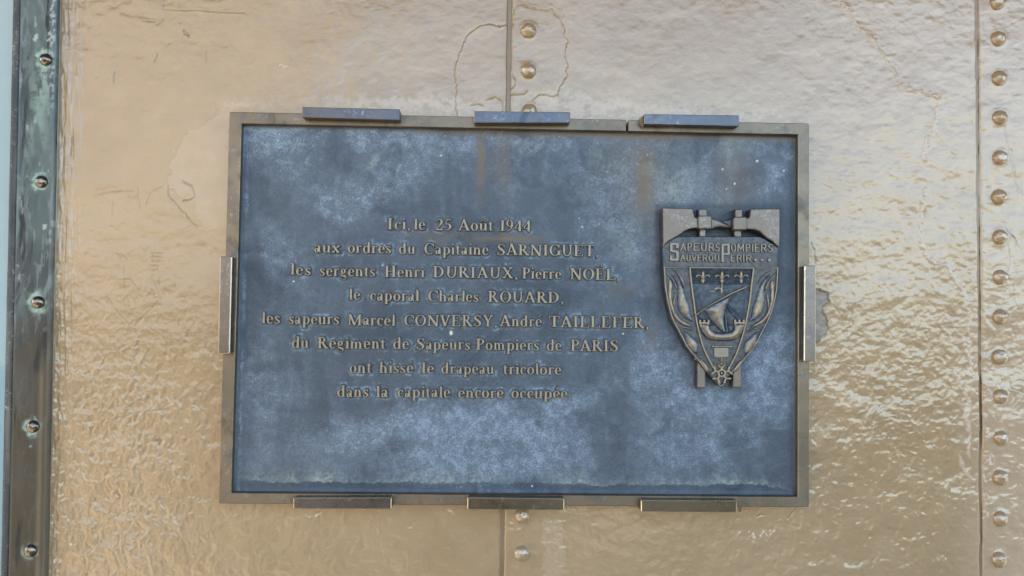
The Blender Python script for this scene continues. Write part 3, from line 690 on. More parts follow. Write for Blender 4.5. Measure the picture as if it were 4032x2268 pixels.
GL = {
 'I': (.50, lambda X, Y: mx(vst(X, Y, .25, 0, 1), ser(X, Y, .25, 0, .21), ser(X, Y, .25, 1, .21, False))),
 'H': (1.02, lambda X, Y: mx(vst(X, Y, .24, 0, 1), vst(X, Y, .78, 0, 1), bar(X, Y, .24, .51, .78, .51, TN), *[ser(X, Y, a, b, .2, b == 0) for a in (.24, .78) for b in (0, 1)])),
 'A': (.96, lambda X, Y: mx(bar(X, Y, .15, 0, .47, 1.0, TN*1.1), bar(X, Y, .44, 1.02, .80, 0, TK), bar(X, Y, .24, .33, .68, .33, TN), ser(X, Y, .15, 0, .15), ser(X, Y, .80, 0, .17))),
 'R': (.94, lambda X, Y: mx(vst(X, Y, .23, 0, 1), ser(X, Y, .23, 0, .2), ser(X, Y, .17, 1, .14, False), cl(f_ring(X, Y, .36, .74, .33, .26, TK*.9, TN), X-.23), bar(X, Y, .23, .955, .38, .955, TN), bar(X, Y, .23, .50, .38, .50, TN), bar(X, Y, .42, .53, .80, 0, TK*.95), ser(X, Y, .83, 0, .13))),
 'P': (.76, lambda X, Y: mx(vst(X, Y, .23, 0, 1), ser(X, Y, .23, 0, .2), ser(X, Y, .17, 1, .14, False), cl(f_ring(X, Y, .36, .72, .36, .28, TK*.9, TN), X-.23), bar(X, Y, .23, .955, .38, .955, TN), bar(X, Y, .23, .46, .38, .46, TN))),
 'D': (.98, lambda X, Y: mx(vst(X, Y, .22, 0, 1), cl(f_ring(X, Y, .38, .5, .52, .5, TK, TN), X-.22), ser(X, Y, .17, 0, .15), ser(X, Y, .17, 1, .15, False), bar(X, Y, .2, .957, .42, .957, TN), bar(X, Y, .2, .043, .42, .043, TN))),
 'O': (1.0, lambda X, Y: f_ring(X, Y, .5, .5, .46, .52, TK, TN)),
 'C': (.90, lambda X, Y: mx(cl(f_ring(X, Y, .50, .5, .46, .52, TK, TN), np.maximum(.70-X, np.maximum(Y-.80, .16-Y))), f_poly(X, Y, [(.80, .62), (.86, .62), (.86, 1.0), (.80, .96), (.74, .86)]))),
 'G': (.98, lambda X, Y: mx(cl(f_ring(X, Y, .50, .5, .46, .52, TK, TN), np.maximum(.70-X, np.maximum(Y-.80, .16-Y))), f_poly(X, Y, [(.80, .64), (.86, .64), (.86, 1.0), (.80, .96), (.74, .86)]), vst(X, Y, .80, .06, .42), ser(X, Y, .80, .46, .16, False))),
 'N': (1.04, lambda X, Y: mx(vst(X, Y, .20, 0, 1, TN*1.1), vst(X, Y, .84, 0, 1, TN*1.1), bar(X, Y, .17, 1, .86, 0, TK*1.05), ser(X, Y, .20, 0, .16), ser(X, Y, .84, 1, .16, False), ser(X, Y, .13, 1, .11, False))),
 'U': (.98, lambda X, Y: mx(vst(X, Y, .24, .38, 1), vst(X, Y, .78, .38, 1, TN*1.15), cl(f_ring(X, Y, .49, .38, .34, .40, TK*.8, TN*1.2), .40-Y), ser(X, Y, .24, 1, .18, False), ser(X, Y, .78, 1, .15, False))),
 'E': (.86, lambda X, Y: mx(vst(X, Y, .23, 0, 1), bar(X, Y, .06, .04, .76, .04, TN), bar(X, Y, .06, .96, .72, .96, TN), bar(X, Y, .23, .51, .56, .51, TN), vst(X, Y, .76, 0, .27, .07), vst(X, Y, .72, .76, 1, .07), vst(X, Y, .56, .40, .62, .06), ser(X, Y, .2, 0, .17), ser(X, Y, .2, 1, .17, False))),
 'F': (.80, lambda X, Y: mx(vst(X, Y, .23, 0, 1), bar(X, Y, .06, .96, .72, .96, TN), bar(X, Y, .23, .51, .56, .51, TN), vst(X, Y, .72, .74, 1, .07), vst(X, Y, .56, .38, .64, .06), ser(X, Y, .23, 0, .2), ser(X, Y, .2, 1, .17, False))),
 'T': (.90, lambda X, Y: mx(vst(X, Y, .45, 0, 1), bar(X, Y, .06, .955, .84, .955, TN), vst(X, Y, .07, .72, 1, .07), vst(X, Y, .83, .72, 1, .07), ser(X, Y, .45, 0, .2))),
 'L': (.84, lambda X, Y: mx(vst(X, Y, .23, 0, 1), bar(X, Y, .06, .043, .76, .043, TN), vst(X, Y, .77, 0, .28, .075), ser(X, Y, .2, 0, .17), ser(X, Y, .23, 1, .2, False))),
 'X': (.98, lambda X, Y: mx(bar(X, Y, .18, 1, .80, 0, TK), bar(X, Y, .78, 1, .18, 0, TN*1.1), ser(X, Y, .18, 0, .15), ser(X, Y, .80, 0, .17), ser(X, Y, .18, 1, .17, False), ser(X, Y, .78, 1, .15, False))),
 'V': (.94, lambda X, Y: mx(bar(X, Y, .18, 1, .48, 0, TK), bar(X, Y, .76, 1, .47, 0, TN*1.1), ser(X, Y, .18, 1, .17, False), ser(X, Y, .77, 1, .15, False))),
 'Y': (.94, lambda X, Y: mx(bar(X, Y, .17, 1, .47, .42, TK), bar(X, Y, .78, 1, .47, .44, TN*1.1), vst(X, Y, .47, 0, .48), ser(X, Y, .47, 0, .2), ser(X, Y, .17, 1, .17, False), ser(X, Y, .78, 1, .15, False))),
 'S': (.76, lambda X, Y: mx(st(X, Y, [(.62, .80, n_), (.50, .94, n_), (.35, .95, n_*1.1), (.20, .87, .07), (.17, .73, k_), (.30, .59, k_*1.1), (.48, .46, k_*1.1), (.60, .30, k_), (.56, .13, .07), (.40, .045, n_*1.1), (.24, .06, n_), (.10, .22, n_)]), f_box(X, Y, .585, .70, .645, 1.0), f_box(X, Y, .07, 0, .13, .30))),
 'M': (1.24, lambda X, Y: mx(vst(X, Y, .20, 0, 1, TN*1.15), vst(X, Y, 1.02, 0, 1, TK), bar(X, Y, .20, 1, .61, .03, TK), bar(X, Y, 1.02, 1, .60, .03, TN*1.1), ser(X, Y, .20, 0, .16), ser(X, Y, 1.02, 0, .19), ser(X, Y, .15, 1, .12, False), ser(X, Y, 1.07, 1, .14, False))),
 '1': (.50, lambda X, Y: mx(vst(X, Y, .26, 0, 1), ser(X, Y, .25, 0, .21), ser(X, Y, .24, 1, .17, False))),
 '2': (.70, lambda X, Y: mx(st(X, Y, [(.10, .78, .05), (.22, .94, n_), (.36, .94, .06), (.50, .84, k_), (.50, .66, k_), (.36, .42, .065), (.20, .22, n_), (.10, .06, n_)]), f_poly(X, Y, [(.06, 0), (.60, 0), (.66, .22), (.60, .16), (.12, .15)]))),
 '5': (.66, lambda X, Y: mx(st(X, Y, [(.18, .55, n_), (.34, .58, .06), (.48, .48, k_), (.52, .30, k_), (.42, .12, .065), (.26, .045, n_), (.10, .07, .055)]), bar(X, Y, .15, .53, .22, 1.0, TN*.8), f_box(X, Y, .19, .88, .58, 1.0))),
 '9': (.72, lambda X, Y: mx(f_ring(X, Y, .36, .68, .29, .33, TK*.85, TN), st(X, Y, [(.58, .66, k_*.9), (.56, .42, .075), (.42, .18, .055), (.24, .03, n_), (.12, .0, n_*.8)]))),
 '4': (.74, lambda X, Y: mx(vst(X, Y, .48, 0, 1, TK), bar(X, Y, .47, .98, .08, .30, TN), bar(X, Y, .05, .29, .68, .29, .10))),
 'a': (.62, lambda X, Y: mx(vst(X, Y, .42, .08, .46, TK*.9), st(X, Y, [(.13, .52, .055), (.22, .62, .045), (.32, .62, .05), (.41, .55, .07), (.42, .45, .08)]), f_ring(X, Y, .24, .19, .19, .20, TK*.85, TN*.9), st(X, Y, [(.43, .12, .08), (.48, .05, .05), (.57, .07, .035)]))),
 'u': (.74, lambda X, Y: mx(vst(X, Y, .19, .18, .66, TK*.92), st(X, Y, [(.19, .20, .08), (.23, .07, .065), (.35, .05, .05), (.50, .14, .04)]), vst(X, Y, .54, .02, .66, TK*.92), f_box(X, Y, .03, .59, .20, .66), f_box(X, Y, .40, .59, .55, .66), f_box(X, Y, .54, 0, .70, .07))),
 'x': (.70, lambda X, Y: mx(bar(X, Y, .15, .66, .54, 0, TK*.95), bar(X, Y, .54, .66, .14, 0, TN), *[ser(X, Y, a, b, .13, b == 0) for a in (.14, .55) for b in (0, .66)])),
 'o': (.68, lambda X, Y: f_ring(X, Y, .34, .33, .30, .355, TK*.92, TN)),
 'r': (.56, lambda X, Y: mx(vst(X, Y, .20, 0, .66, TK*.92), ser(X, Y, .20, 0, .17), f_box(X, Y, .04, .59, .20, .66), st(X, Y, [(.24, .48, .04), (.32, .60, .05), (.42, .62, .06), (.47, .56, .07)]))),
 'd': (.74, lambda X, Y: mx(vst(X, Y, .54, .02, 1.0, TK*.92), cl(f_ring(X, Y, .36, .32, .31, .35, TK*.92, TN), .54-X), f_box(X, Y, .36, .93, .62, 1.0), f_box(X, Y, .54, 0, .70, .07))),
 'e': (.62, lambda X, Y: mx(cl(f_ring(X, Y, .32, .33, .28, .355, TK*.92, TN), np.maximum(.34-X, np.maximum(Y-.34, .14-Y))), f_box(X, Y, .12, .33, .59, .40), st(X, Y, [(.38, .035, .04), (.50, .09, .04), (.57, .18, .02)]))),
 's': (.54, lambda X, Y: mx(st(X, Y, [(.42, .52, n_), (.33, .61, n_), (.22, .61, n_*1.1), (.14, .51, .07), (.24, .38, .085), (.38, .26, .085), (.43, .14, .07), (.32, .04, n_), (.18, .05, n_), (.09, .15, n_)]), f_box(X, Y, .40, .45, .46, .67), f_box(X, Y, .05, 0, .11, .22))),
 'p': (.74, lambda X, Y: mx(vst(X, Y, .21, -.27, .66, TK*.92), ser(X, Y, .21, -.30, .18), cl(f_ring(X, Y, .38, .33, .31, .35, TK*.92, TN), X-.21), f_box(X, Y, .04, .59, .2, .66))),
 'i': (.38, lambda X, Y: mx(vst(X, Y, .20, 0, .66, TK*.92), ser(X, Y, .20, 0, .17), f_box(X, Y, .04, .59, .20, .66), f_ell(X, Y, .19, .90, .095, .095))),
 't': (.46, lambda X, Y: mx(f_poly(X, Y, [(.12, .12), (.12, .60), (.03, .60), (.20, .84), (.285, .84), (.285, .12)]), f_box(X, Y, .03, .58, .43, .66), st(X, Y, [(.205, .16, .08), (.24, .06, .065), (.34, .05, .045), (.42, .11, .03)]))),
 'n': (.76, lambda X, Y: mx(vst(X, Y, .20, 0, .66, TK*.92), st(X, Y, [(.24, .50, .035), (.34, .60, .05), (.46, .58, .07), (.54, .44, .08)]), vst(X, Y, .54, 0, .48, TK*.92), ser(X, Y, .20, 0, .16), ser(X, Y, .55, 0, .16), f_box(X, Y, .04, .59, .2, .66))),
 'h': (.76, lambda X, Y: mx(vst(X, Y, .20, 0, 1.0, TK*.92), st(X, Y, [(.24, .50, .035), (.34, .60, .05), (.46, .58, .07), (.54, .44, .08)]), vst(X, Y, .54, 0, .48, TK*.92), ser(X, Y, .20, 0, .16), ser(X, Y, .55, 0, .16), f_box(X, Y, .04, .93, .2, 1.0))),
 'm': (1.10, lambda X, Y: mx(vst(X, Y, .20, 0, .66, TK*.92), st(X, Y, [(.24, .50, .035), (.33, .60, .05), (.45, .58, .07), (.52, .44, .08)]), vst(X, Y, .52, 0, .48, TK*.92), st(X, Y, [(.56, .50, .035), (.66, .60, .05), (.78, .58, .07), (.86, .44, .08)]), vst(X, Y, .86, 0, .48, TK*.92), ser(X, Y, .20, 0, .14), ser(X, Y, .53, 0, .14), ser(X, Y, .88, 0, .15), f_box(X, Y, .04, .59, .2, .66))),
 'l': (.38, lambda X, Y: mx(vst(X, Y, .20, 0, 1.0, TK*.92), ser(X, Y, .20, 0, .17), f_box(X, Y, .04, .93, .20, 1.0))),
 'c': (.58, lambda X, Y: mx(cl(f_ring(X, Y, .33, .33, .29, .355, TK*.92, TN), np.maximum(.40-X, np.maximum(Y-.58, .10-Y))), f_ell(X, Y, .46, .53, .08, .09), st(X, Y, [(.38, .035, .04), (.48, .08, .04), (.54, .16, .02)]))),
 'g': (.68, lambda X, Y: mx(f_ring(X, Y, .31, .44, .22, .235, TK*.85, TN), st(X, Y, [(.20, .24, .04), (.14, .13, .06), (.30, .075, .07), (.46, .04, .075), (.55, -.06, .06)]), f_ring(X, Y, .32, -.15, .26, .155, .08, .06), st(X, Y, [(.45, .58, .04), (.54, .64, .045), (.62, .64, .05)]))),
 ',': (.34, lambda X, Y: st(X, Y, [(.17, .07, .085), (.20, .0, .07), (.17, -.10, .04), (.09, -.17, .02)])),
 '.': (.30, lambda X, Y: f_ell(X, Y, .15, .08, .09, .09)),
 '-': (.44, lambda X, Y: f_box(X, Y, .05, .23, .40, .33)),
}
def comp(base, extra, adv=None):
    a, f = GL[base]; return (adv or a, lambda X, Y: mx(f(X, Y), extra(X, Y)))
GL['é'] = comp('e', lambda X, Y: f_stroke(X, Y, [(.30, .80, .035), (.46, 1.02, .055)]))
GL['û'] = comp('u', lambda X, Y: mx(bar(X, Y, .16, .76, .37, .96, .08), bar(X, Y, .37, .96, .58, .76, .08)))
GL['Ë'] = comp('E', lambda X, Y: mx(f_ell(X, Y, .28, 1.20, .085, .085), f_ell(X, Y, .56, 1.20, .085, .085)))
LINES = [  # (word, left px, right px, baseline px at left, at right)
 [('Ici,', 1526, 1616, 904.6, 905.5), ('le', 1630, 1676, 905.5, 906.5), ('25', 1717, 1777, 908, 908.5), ('Août', 1804, 1943, 909, 911), ('1944', 1968, 2090, 911.5, 913)],
 [('aux', 1239, 1341, 995, 996), ('ordres', 1371, 1541, 996.5, 999.5), ('du', 1572, 1635, 1000, 1001), ('Capitaine', 1671, 1924, 1002, 1005), ('SARNIGUET,', 1957, 2355, 1006, 1011)],
 [('les', 1145, 1226, 1082, 1085), ('sergents', 1261, 1478, 1087, 1090), ('Henri', 1516, 1673, 1092, 1093), ('DURIAUX,', 1705, 2037, 1093, 1098), ('Pierre', 2055, 2210, 1098, 1100), ('NOËL,', 2243, 2437, 1101, 1104)],
 [('le', 1376, 1421, 1181, 1182), ('caporal', 1458, 1652, 1184, 1186), ('Charles', 1687, 1884, 1187.5, 1189.5), ('ROUARD,', 1921, 2217, 1190, 1194)],
 [('les', 1033, 1105, 1273.5, 1275), ('sapeurs', 1138, 1337, 1276, 1278), ('Marcel', 1370, 1558, 1280.5, 1283), ('CONVERSY,', 1592, 1956, 1283, 1286), ('André', 1967, 2133, 1285, 1287), ('TAILLEFER,', 2162, 2551, 1288, 1293)],
 [('du', 1151, 1217, 1369.8, 1370.5), ('Regiment', 1251, 1520, 1371.5, 1373.5), ('de', 1549, 1612, 1374, 1375), ('Sapeurs-Pompiers', 1641, 2122, 1376, 1380), ('de', 2152, 2211, 1380.5, 1381.5), ('PARIS', 2246, 2431, 1382.5, 1384)],
 [('ont', 1377, 1465, 1467.5, 1468), ('hissé', 1495, 1629, 1468.3, 1469), ('le', 1660, 1711, 1469.7, 1470), ('drapeau', 1738, 1945, 1471, 1473), ('tricolore', 1981, 2210, 1473.5, 1476)],
 [('dans', 1330, 1452, 1562.8, 1563), ('la', 1482, 1530, 1563, 1563.5), ('capitale', 1566, 1774, 1563.5, 1565), ('encore', 1804, 1983, 1565, 1567), ('occupée.', 2013, 2247, 1567.5, 1569.5)],
]
CAPH = 44.5*1.012*(CPOS[2]-ZP)/F           # capital height in metres
glyph_me = {}
def glyph_bounds(ch):
    X, Y = np.meshgrid(np.linspace(-.1, 1.4, 160), np.linspace(-.5, 1.5, 200)); f = GL[ch][1](X, Y) > 0
    c = np.nonzero(f.any(0))[0]; return np.linspace(-.1, 1.4, 160)[c[0]], np.linspace(-.1, 1.4, 160)[c[-1]]
GB = {c: glyph_bounds(c) for c in GL}
def glyph_mesh(ch):
    if ch not in glyph_me:
        l, r = GB[ch]
        me = relief('letter', GL[ch][1], (l-.03, -.36, r+.03, 1.34),   .028, .0038, .03, xf=lambda x, y: (x*CAPH, y*CAPH), depth=.0006)
        me.materials.append(M_LETTER); glyph_me[ch] = me
    return glyph_me[ch]
placed = []          # (char, x, y, sx, sy) in plaque metres, for the verdigris round each letter
lr = random.Random(3)
for ln in LINES:
    for word, pl_, pr_, b0, b1 in ln:
        (x0, y0), (x1, y1) = at(pl_, b0, ZP), at(pr_, b1, ZP)
        pos = 0; P = []
        for ch in word: P.append(pos); pos += GL[ch][0]+(.02 if ch.isupper() else .0)
        l = P[0]+GB[word[0]][0]; r = P[-1]+GB[word[-1]][1]
        s = (x1-x0)/(r-l)
        gs = min(max(s/CAPH, .86), 1.12)
        for ch, p in zip(word, P):
            gc = (GB[ch][0]+GB[ch][1])/2
            cx = x0+(p+gc-l)*s; t = (cx-x0)/(x1-x0)
            sx = gs*(.97+.06*lr.random()); sy = .975+.05*lr.random()
            y = y0+(y1-y0)*t+CAPH*.02*(lr.random()-.5); x = cx-gc*CAPH*sx
            o = obj('letter', glyph_mesh(ch), None, plaque)
            o.location = (x, y, ZP+.0001+.0008*lr.random()); o.scale = (sx, sy, 1); o.rotation_euler = (0, 0, R(lr.uniform(-1.2, 1.2)))
            placed.append((ch, x, y, sx, sy))

# ---- the panel: a slightly uneven casting with stains
def panel_fields(X, Y):
    U, V = proj(X, Y, ZP)
    wx, wy = warp(U, V, 130, 45, 100); fx, fy = warp(U, V, 26, 9, 110)
    n1 = fbm(wx/170, wy/150, 101, 4); n2 = fbm(wx/42, wy/42, 102, 4); n3 = fbm(U/9, V/9, 103, 3); n4 = fbm(fx/60, fy/200, 104, 3)
    a, b = wx, wy
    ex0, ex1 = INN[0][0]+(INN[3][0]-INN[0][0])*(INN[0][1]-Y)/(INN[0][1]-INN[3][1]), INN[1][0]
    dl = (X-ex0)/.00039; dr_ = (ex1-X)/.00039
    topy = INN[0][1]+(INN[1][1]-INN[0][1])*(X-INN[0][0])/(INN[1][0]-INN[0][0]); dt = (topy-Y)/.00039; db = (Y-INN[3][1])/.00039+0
    pale = .12+.12*sstep(-.4, .8, n1)+.28*blob(U, V, 1950, 1760, 520, 130)
    P = [(1530, 720, 190, 70, -42, .85), (1300, 800, 60, 38, 50, .95), (1060, 600, 110, 80, 0, .25), (1010, 540, 60, 45, 0, .35), (1180, 640, 90, 110, 0, .30),
         (1050, 950, 70, 50, 30, .45), (1100, 1020, 90, 30, 40, .45), (1190, 1160, 60, 25, 30, .45), (1110, 1000, 50, 120, -30, .3),
         (1560, 545, 420, 32, 0, .50), (2050, 555, 120, 30, 0, .55), (1990, 640, 70, 120, 0, .40), (2400, 700, 130, 120, 0, .55), (2420, 860, 80, 90, 0, .4), (2700, 620, 200, 90, 0, .30),
         (2640, 760, 120, 60, 0, .40), (2470, 930, 90, 60, 30, .55), (2620, 900, 60, 160, 0, .30), (2950, 740, 120, 50, 0, .35), (3050, 705, 26, 42, 20, 1.0), (3110, 590, 18, 40, 0, .8),
         (1500, 1690, 260, 45, -14, .60), (1800, 1640, 250, 50, -6, .65), (1900, 1760, 180, 120, 0, .50), (2060, 1790, 120, 110, 0, .75), (2260, 1590, 130, 50, -25, .65), (1700, 1830, 260, 60, 10, .40),
         (2190, 1560, 45, 45, 0, .6), (2560, 1400, 90, 100, 20, .60), (2660, 1540, 100, 130, 0, .55), (2800, 1580, 120, 90, 0, .45), (3010, 1480, 100, 190, 10, .85), (2960, 1330, 60, 120, 0, .6), (2700, 1800, 120, 90, 0, .4),
         (1010, 1450, 60, 160, 0, .40), (1060, 1560, 110, 70, 0, .30), (1200, 1450, 100, 80, 0, .15), (2680, 1120, 70, 120, 0, .30), (2820, 1680, 40, 150, 0, .35), (2200, 1280, 200, 60, 0, .25), (2350, 1130, 80, 50, 0, .35), (1600, 1120, 300, 40, 0, .2)]
    for cx, cy, rx, ry, an, s in P:
        pale = pale+s*blob(a*.6+U*.4, b*.6+V*.4, cx, cy, rx*1.25, ry*1.25, an)*(.78+.32*np.clip(n2, -.8, 1))
    pale = pale*(1+.30*n3)-.06+.07*n4
    pale = pale+.30*np.exp(-((dt-45)/40)**2)*sstep(-.6, .6, n1+n2*.5)
    pale = pale+.24*sstep(-.2, .9, fbm(U/55+.3*n1, V/700, 150, 3))*(.4+.6*sstep(-.5, .6, fbm(U/200, V/160, 151, 2)))
    txt = blob(a, b, 1790, 1190, 760, 330)*sstep(2700, 2500, U); pale = pale*(1-.45*txt)
    pale = np.maximum(pale, .9*np.exp(-((dl-18)/9)**2)*(.65+.5*n2)); 
    pale = np.maximum(pale, .6*np.exp(-((dt-34)/12)**2)*sstep(-.3, .5, n2))
    # chalky tide line just above the bottom edge
    tl = 36+5*fbm(U/120, V*0, 120, 4)+5*fbm(U/20, V*0, 121, 3)-22*sstep(3000, 3130, U)+14*sstep(1050, 930, U)
    k = db-tl
    amp = .45+.5*sstep(-.4, .6, fbm(U/110, V*0+3, 122, 3))
    lime = np.where(k > 0, np.exp(-(k/(15+10*fbm(U/60, V*0, 123, 2)))), 0)*amp*(.7+.5*np.clip(n3, -1, 1))*sstep(960, 1010, U)*sstep(3140, 3090, U)
    lime = np.clip(lime*1.25, 0, 1)*.95
    lime = np.maximum(lime, .5*np.exp(-((dt-16)/6)**2)*sstep(.0, .7, n2)*sstep(1700, 1400, U))
    for cx, cy, rx, ry, s_ in [(2410, 640, 60, 60, .40), (2640, 710, 80, 70, .45), (2890, 570, 60, 60, .25), (2460, 930, 60, 50, .4), (2830, 840, 60, 60, .25), (2050, 560, 60, 30, .3), (2750, 1010, 30, 120, .2), (1450, 620, 30, 20, .5)]:
        lime = np.maximum(lime, s_*blob(a, b, cx, cy, rx, ry)*(.8+.5*n3))
    rust = .75*np.exp(-((U-1895-6*n2)/18)**2)*sstep(520, 560, V)*sstep(860, 640, V)
    rust += .45*np.exp(-((U-1985-14*n2)/34)**2)*sstep(510, 560, V)*sstep(830, 640, V)
    rust += .60*np.exp(-((U-2535-12*n2)/36)**2)*sstep(540, 660, V)*sstep(900, 740, V)+.25*np.exp(-((U-2520-20*n2)/150)**2)*sstep(960, 740, V)
    rust += .40*blob(a, b, 2880, 720, 90, 170)+.75*np.exp(-((dt-11)/10)**2)*sstep(1500, 1850, U+60*n2)+.20*blob(a, b, 2600, 960, 60, 160)
    rust += .9*blob(U, V, 1900+90, 941, 135, 17)*sstep(-.6, .2, n2+.6)+.35*blob(a, b, 1750, 945, 140, 20)
    rust += .35*blob(a, b, 2560, 1320, 20, 50)+.3*blob(a, b, 2450, 1110, 40, 40)
    dark = .75*np.exp(-np.clip(dt, 0, 99)/5)+.55*np.exp(-np.clip(dr_, 0, 99)/9)+.45*np.exp(-np.clip(db, 0, 99)/12)+.2*np.exp(-np.clip(dl, 0, 99)/4)  # shade along the frame's inner edges, painted dark
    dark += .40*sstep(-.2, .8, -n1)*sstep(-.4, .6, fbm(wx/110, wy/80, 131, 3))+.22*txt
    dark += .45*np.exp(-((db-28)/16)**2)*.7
    # dark footprint of the emblem, its shadow on the panel painted in
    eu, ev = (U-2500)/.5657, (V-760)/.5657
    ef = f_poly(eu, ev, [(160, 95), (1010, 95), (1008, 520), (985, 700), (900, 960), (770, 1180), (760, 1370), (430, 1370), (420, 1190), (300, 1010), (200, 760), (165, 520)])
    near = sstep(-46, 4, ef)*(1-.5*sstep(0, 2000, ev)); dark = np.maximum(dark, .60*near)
    fleck = np.zeros(X.shape)
    for cx, cy, r_ in [(2981, 634, 5.5), (2845, 666, 4), (2893, 723, 4.5), (3086, 672, 4.5), (1776, 1311, 7), (1737, 613, 4), (2293, 894, 3), (2454, 1314, 3.5), (1101, 529, 3), (1095, 553, 3.5), (1156, 1108, 4), (2280, 860, 2.6), (1505, 1045, 3), (2095, 1914, 4), (2860, 744, 3)]:
        fleck = np.maximum(fleck, sstep(1.25, .8, np.hypot(U-cx, (V-cy)*(.7 if cy == 1311 else 1))/(r_*.85)))
    fleck = np.maximum(fleck, sstep(1.08, 1.16, fbm(U/6.5, V/6.5, 133, 2))*.35*sstep(.25, .6, pale))
    halo = np.zeros(X.shape); inner = np.zeros(X.shape)
    xs_, ys_ = X[0], Y[:, 0]
    for ch, lx, ly, sx, sy in placed:
        l, r = GB[ch]
        i0, i1 = np.searchsorted(xs_, [lx+(l-.35)*CAPH*sx, lx+(r+.35)*CAPH*sx]); j0, j1 = np.searchsorted(ys_, [ly-.65*CAPH, ly+1.55*CAPH])
        gx_ = (X[j0:j1, i0:i1]-lx)/(CAPH*sx); gy_ = (Y[j0:j1, i0:i1]-ly)/(CAPH*sy)
        f = GL[ch][1](gx_, gy_)
        hl = np.exp(-((f+.17)/.10)**2); halo[j0:j1, i0:i1] = np.maximum(halo[j0:j1, i0:i1], hl)
        inner[j0:j1, i0:i1] = np.maximum(inner[j0:j1, i0:i1], sstep(-.075, -.01, f))
    halo = halo*(.25+.75*sstep(-.3, .6, fbm(U/60, V/40, 140, 3)))*(.65+.6*n3)
    dark = np.maximum(dark, .85*inner)  # shade at the letter edges, painted as dark outlines
    h = .00010*n3+.00025*n2+.0006*n1*.5-.00025*inner+.0002*halo+.0001*lime
    h += .0004*blob(U, V, 1530, 720, 190, 70, -42)*fbm(U/7, V/7, 144, 2)+.0004*blob(U, V, 1300, 800, 60, 38, 50)*fbm(U/7, V/7, 145, 2)+.0005*blob(U, V, 3050, 705, 26, 42)*fbm(U/6, V/12, 146, 2)
    # the casting turns up into a small cove along the frame
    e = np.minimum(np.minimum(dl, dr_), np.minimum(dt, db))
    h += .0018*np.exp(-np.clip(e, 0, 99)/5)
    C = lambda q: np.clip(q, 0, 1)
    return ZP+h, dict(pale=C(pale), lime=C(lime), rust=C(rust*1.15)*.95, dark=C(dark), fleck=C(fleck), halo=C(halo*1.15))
px_ = np.linspace(INN[3][0]-.003, INN[1][0]+.003, 760); py_ = np.linspace(INN[2][1]-.004, INN[0][1]+.004, 500)
_p = {}
def pf(X, Y):
    if 'v' not in _p: _p['v'] = panel_fields(X, Y)
    return _p['v']
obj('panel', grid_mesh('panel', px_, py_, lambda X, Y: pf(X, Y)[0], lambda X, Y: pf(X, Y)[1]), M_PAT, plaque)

# ------------------------------------------------------------------ the cast emblem on the panel (drawn in units of .5657 photograph pixels)
EZ = ZP+.019
def exf(x, y):
    px, py = 2500+np.asarray(x)*.5657, 760+np.asarray(y)*.5657
    ax, ay = at(2800, 1170, EZ); bx, by = at(3100, 1170, EZ); cx, cy = at(2800, 1470, EZ)
    u = (px-2800)/300; v = (py-1170)/300
    return ax+(bx-ax)*u+(cx-ax)*v, ay+(by-ay)*u+(cy-ay)*v
def em(name, fun, bounds, height, bevel, z, mat, parent, step=2.6, bulge=0.0, depth=.002, label=None):
    me = relief(name, fun, bounds, step, height, bevel, zoff=z, xf=exf, bulge=bulge, depth=depth, flip=True)
    return obj(name, me, mat, parent, label)
def epoly(*pts): return lambda X, Y: f_poly(X, Y, list(pts))
def estroke(*pts, n=6):
    P = smooth_pts(pts, n); return lambda X, Y: f_stroke(X, Y, P)
BODY = [(192, 374), (215, 348), (240, 331), (275, 311), (305, 299), (868, 299), (900, 312), (935, 336), (970, 355), (998, 376), (996, 520), (991, 640), (976, 740), (947, 850), (893, 960), (832, 1075),
        (760, 1168), (660, 1272), (596, 1345), (585, 1342), (515, 1268), (428, 1165), (358, 1075), (298, 960), (253, 880), (223, 760), (204, 640), (197, 515)]
body_f = epoly(*BODY)
emb = em('emblem', body_f, (185, 295, 1005, 1350), .0030, 5, EZ-.003, M_EMB, plaque, 5, depth=.0165)
tz = EZ-.0001       # the face everything sits on
# handles behind and below
for q in [[(448, 104), (505, 104), (506, 166), (448, 166)], [(703, 106), (753, 106), (753, 172), (703, 172)], [(455, 246), (497, 246), (495, 305), (455, 305)], [(697, 250), (746, 250), (746, 305), (697, 305)],
          [(440, 1180), (497, 1205), (495, 1352), (488, 1358), (443, 1358), (436, 1350)], [(686, 1200), (743, 1170), (745, 1350), (738, 1357), (690, 1357), (683, 1350)]]:
    xs_ = [p[0] for p in q]; ys_ = [p[1] for p in q]
    em('axe_handle', epoly(*q), (min(xs_), min(ys_), max(xs_), max(ys_)), .004, 7, EZ-.006, M_AXE, emb, 4, depth=.0125)
AXL = [(190, 100), (388, 102), (402, 112), (406, 140), (414, 165), (436, 172), (436, 244), (405, 245), (372, 252), (340, 267), (308, 293), (275, 312), (240, 333), (215, 350), (193, 378)]
AXR = [(806, 106), (998, 102), (1006, 112), (1005, 300), (1000, 378), (985, 368), (960, 342), (925, 318), (895, 296), (866, 268), (830, 254), (770, 250), (770, 172), (788, 168), (797, 150), (801, 120)]
em('axe_head', epoly(*AXL), (188, 98, 440, 380), .0055, 8, EZ-.002, M_AXE, emb, 4, depth=.0175)
em('axe_head', epoly(*AXR), (765, 98, 1010, 380), .0055, 8, EZ-.002, M_AXE, emb, 4, depth=.0175)
em('axe_spike', epoly((524, 172), (560, 176), (600, 194), (640, 218), (676, 240), (640, 236), (600, 233), (560, 238), (524, 252)), (520, 165, 680, 255), .004, 12, EZ-.003, M_AXE, emb, 3, bulge=.3, depth=.0145)
em('axe_spike', epoly((682, 168), (650, 184), (610, 186), (585, 188), (640, 216), (682, 240)), (580, 165, 685, 245), .003, 12, EZ-.006, M_EMB, emb, 3, depth=.0105)
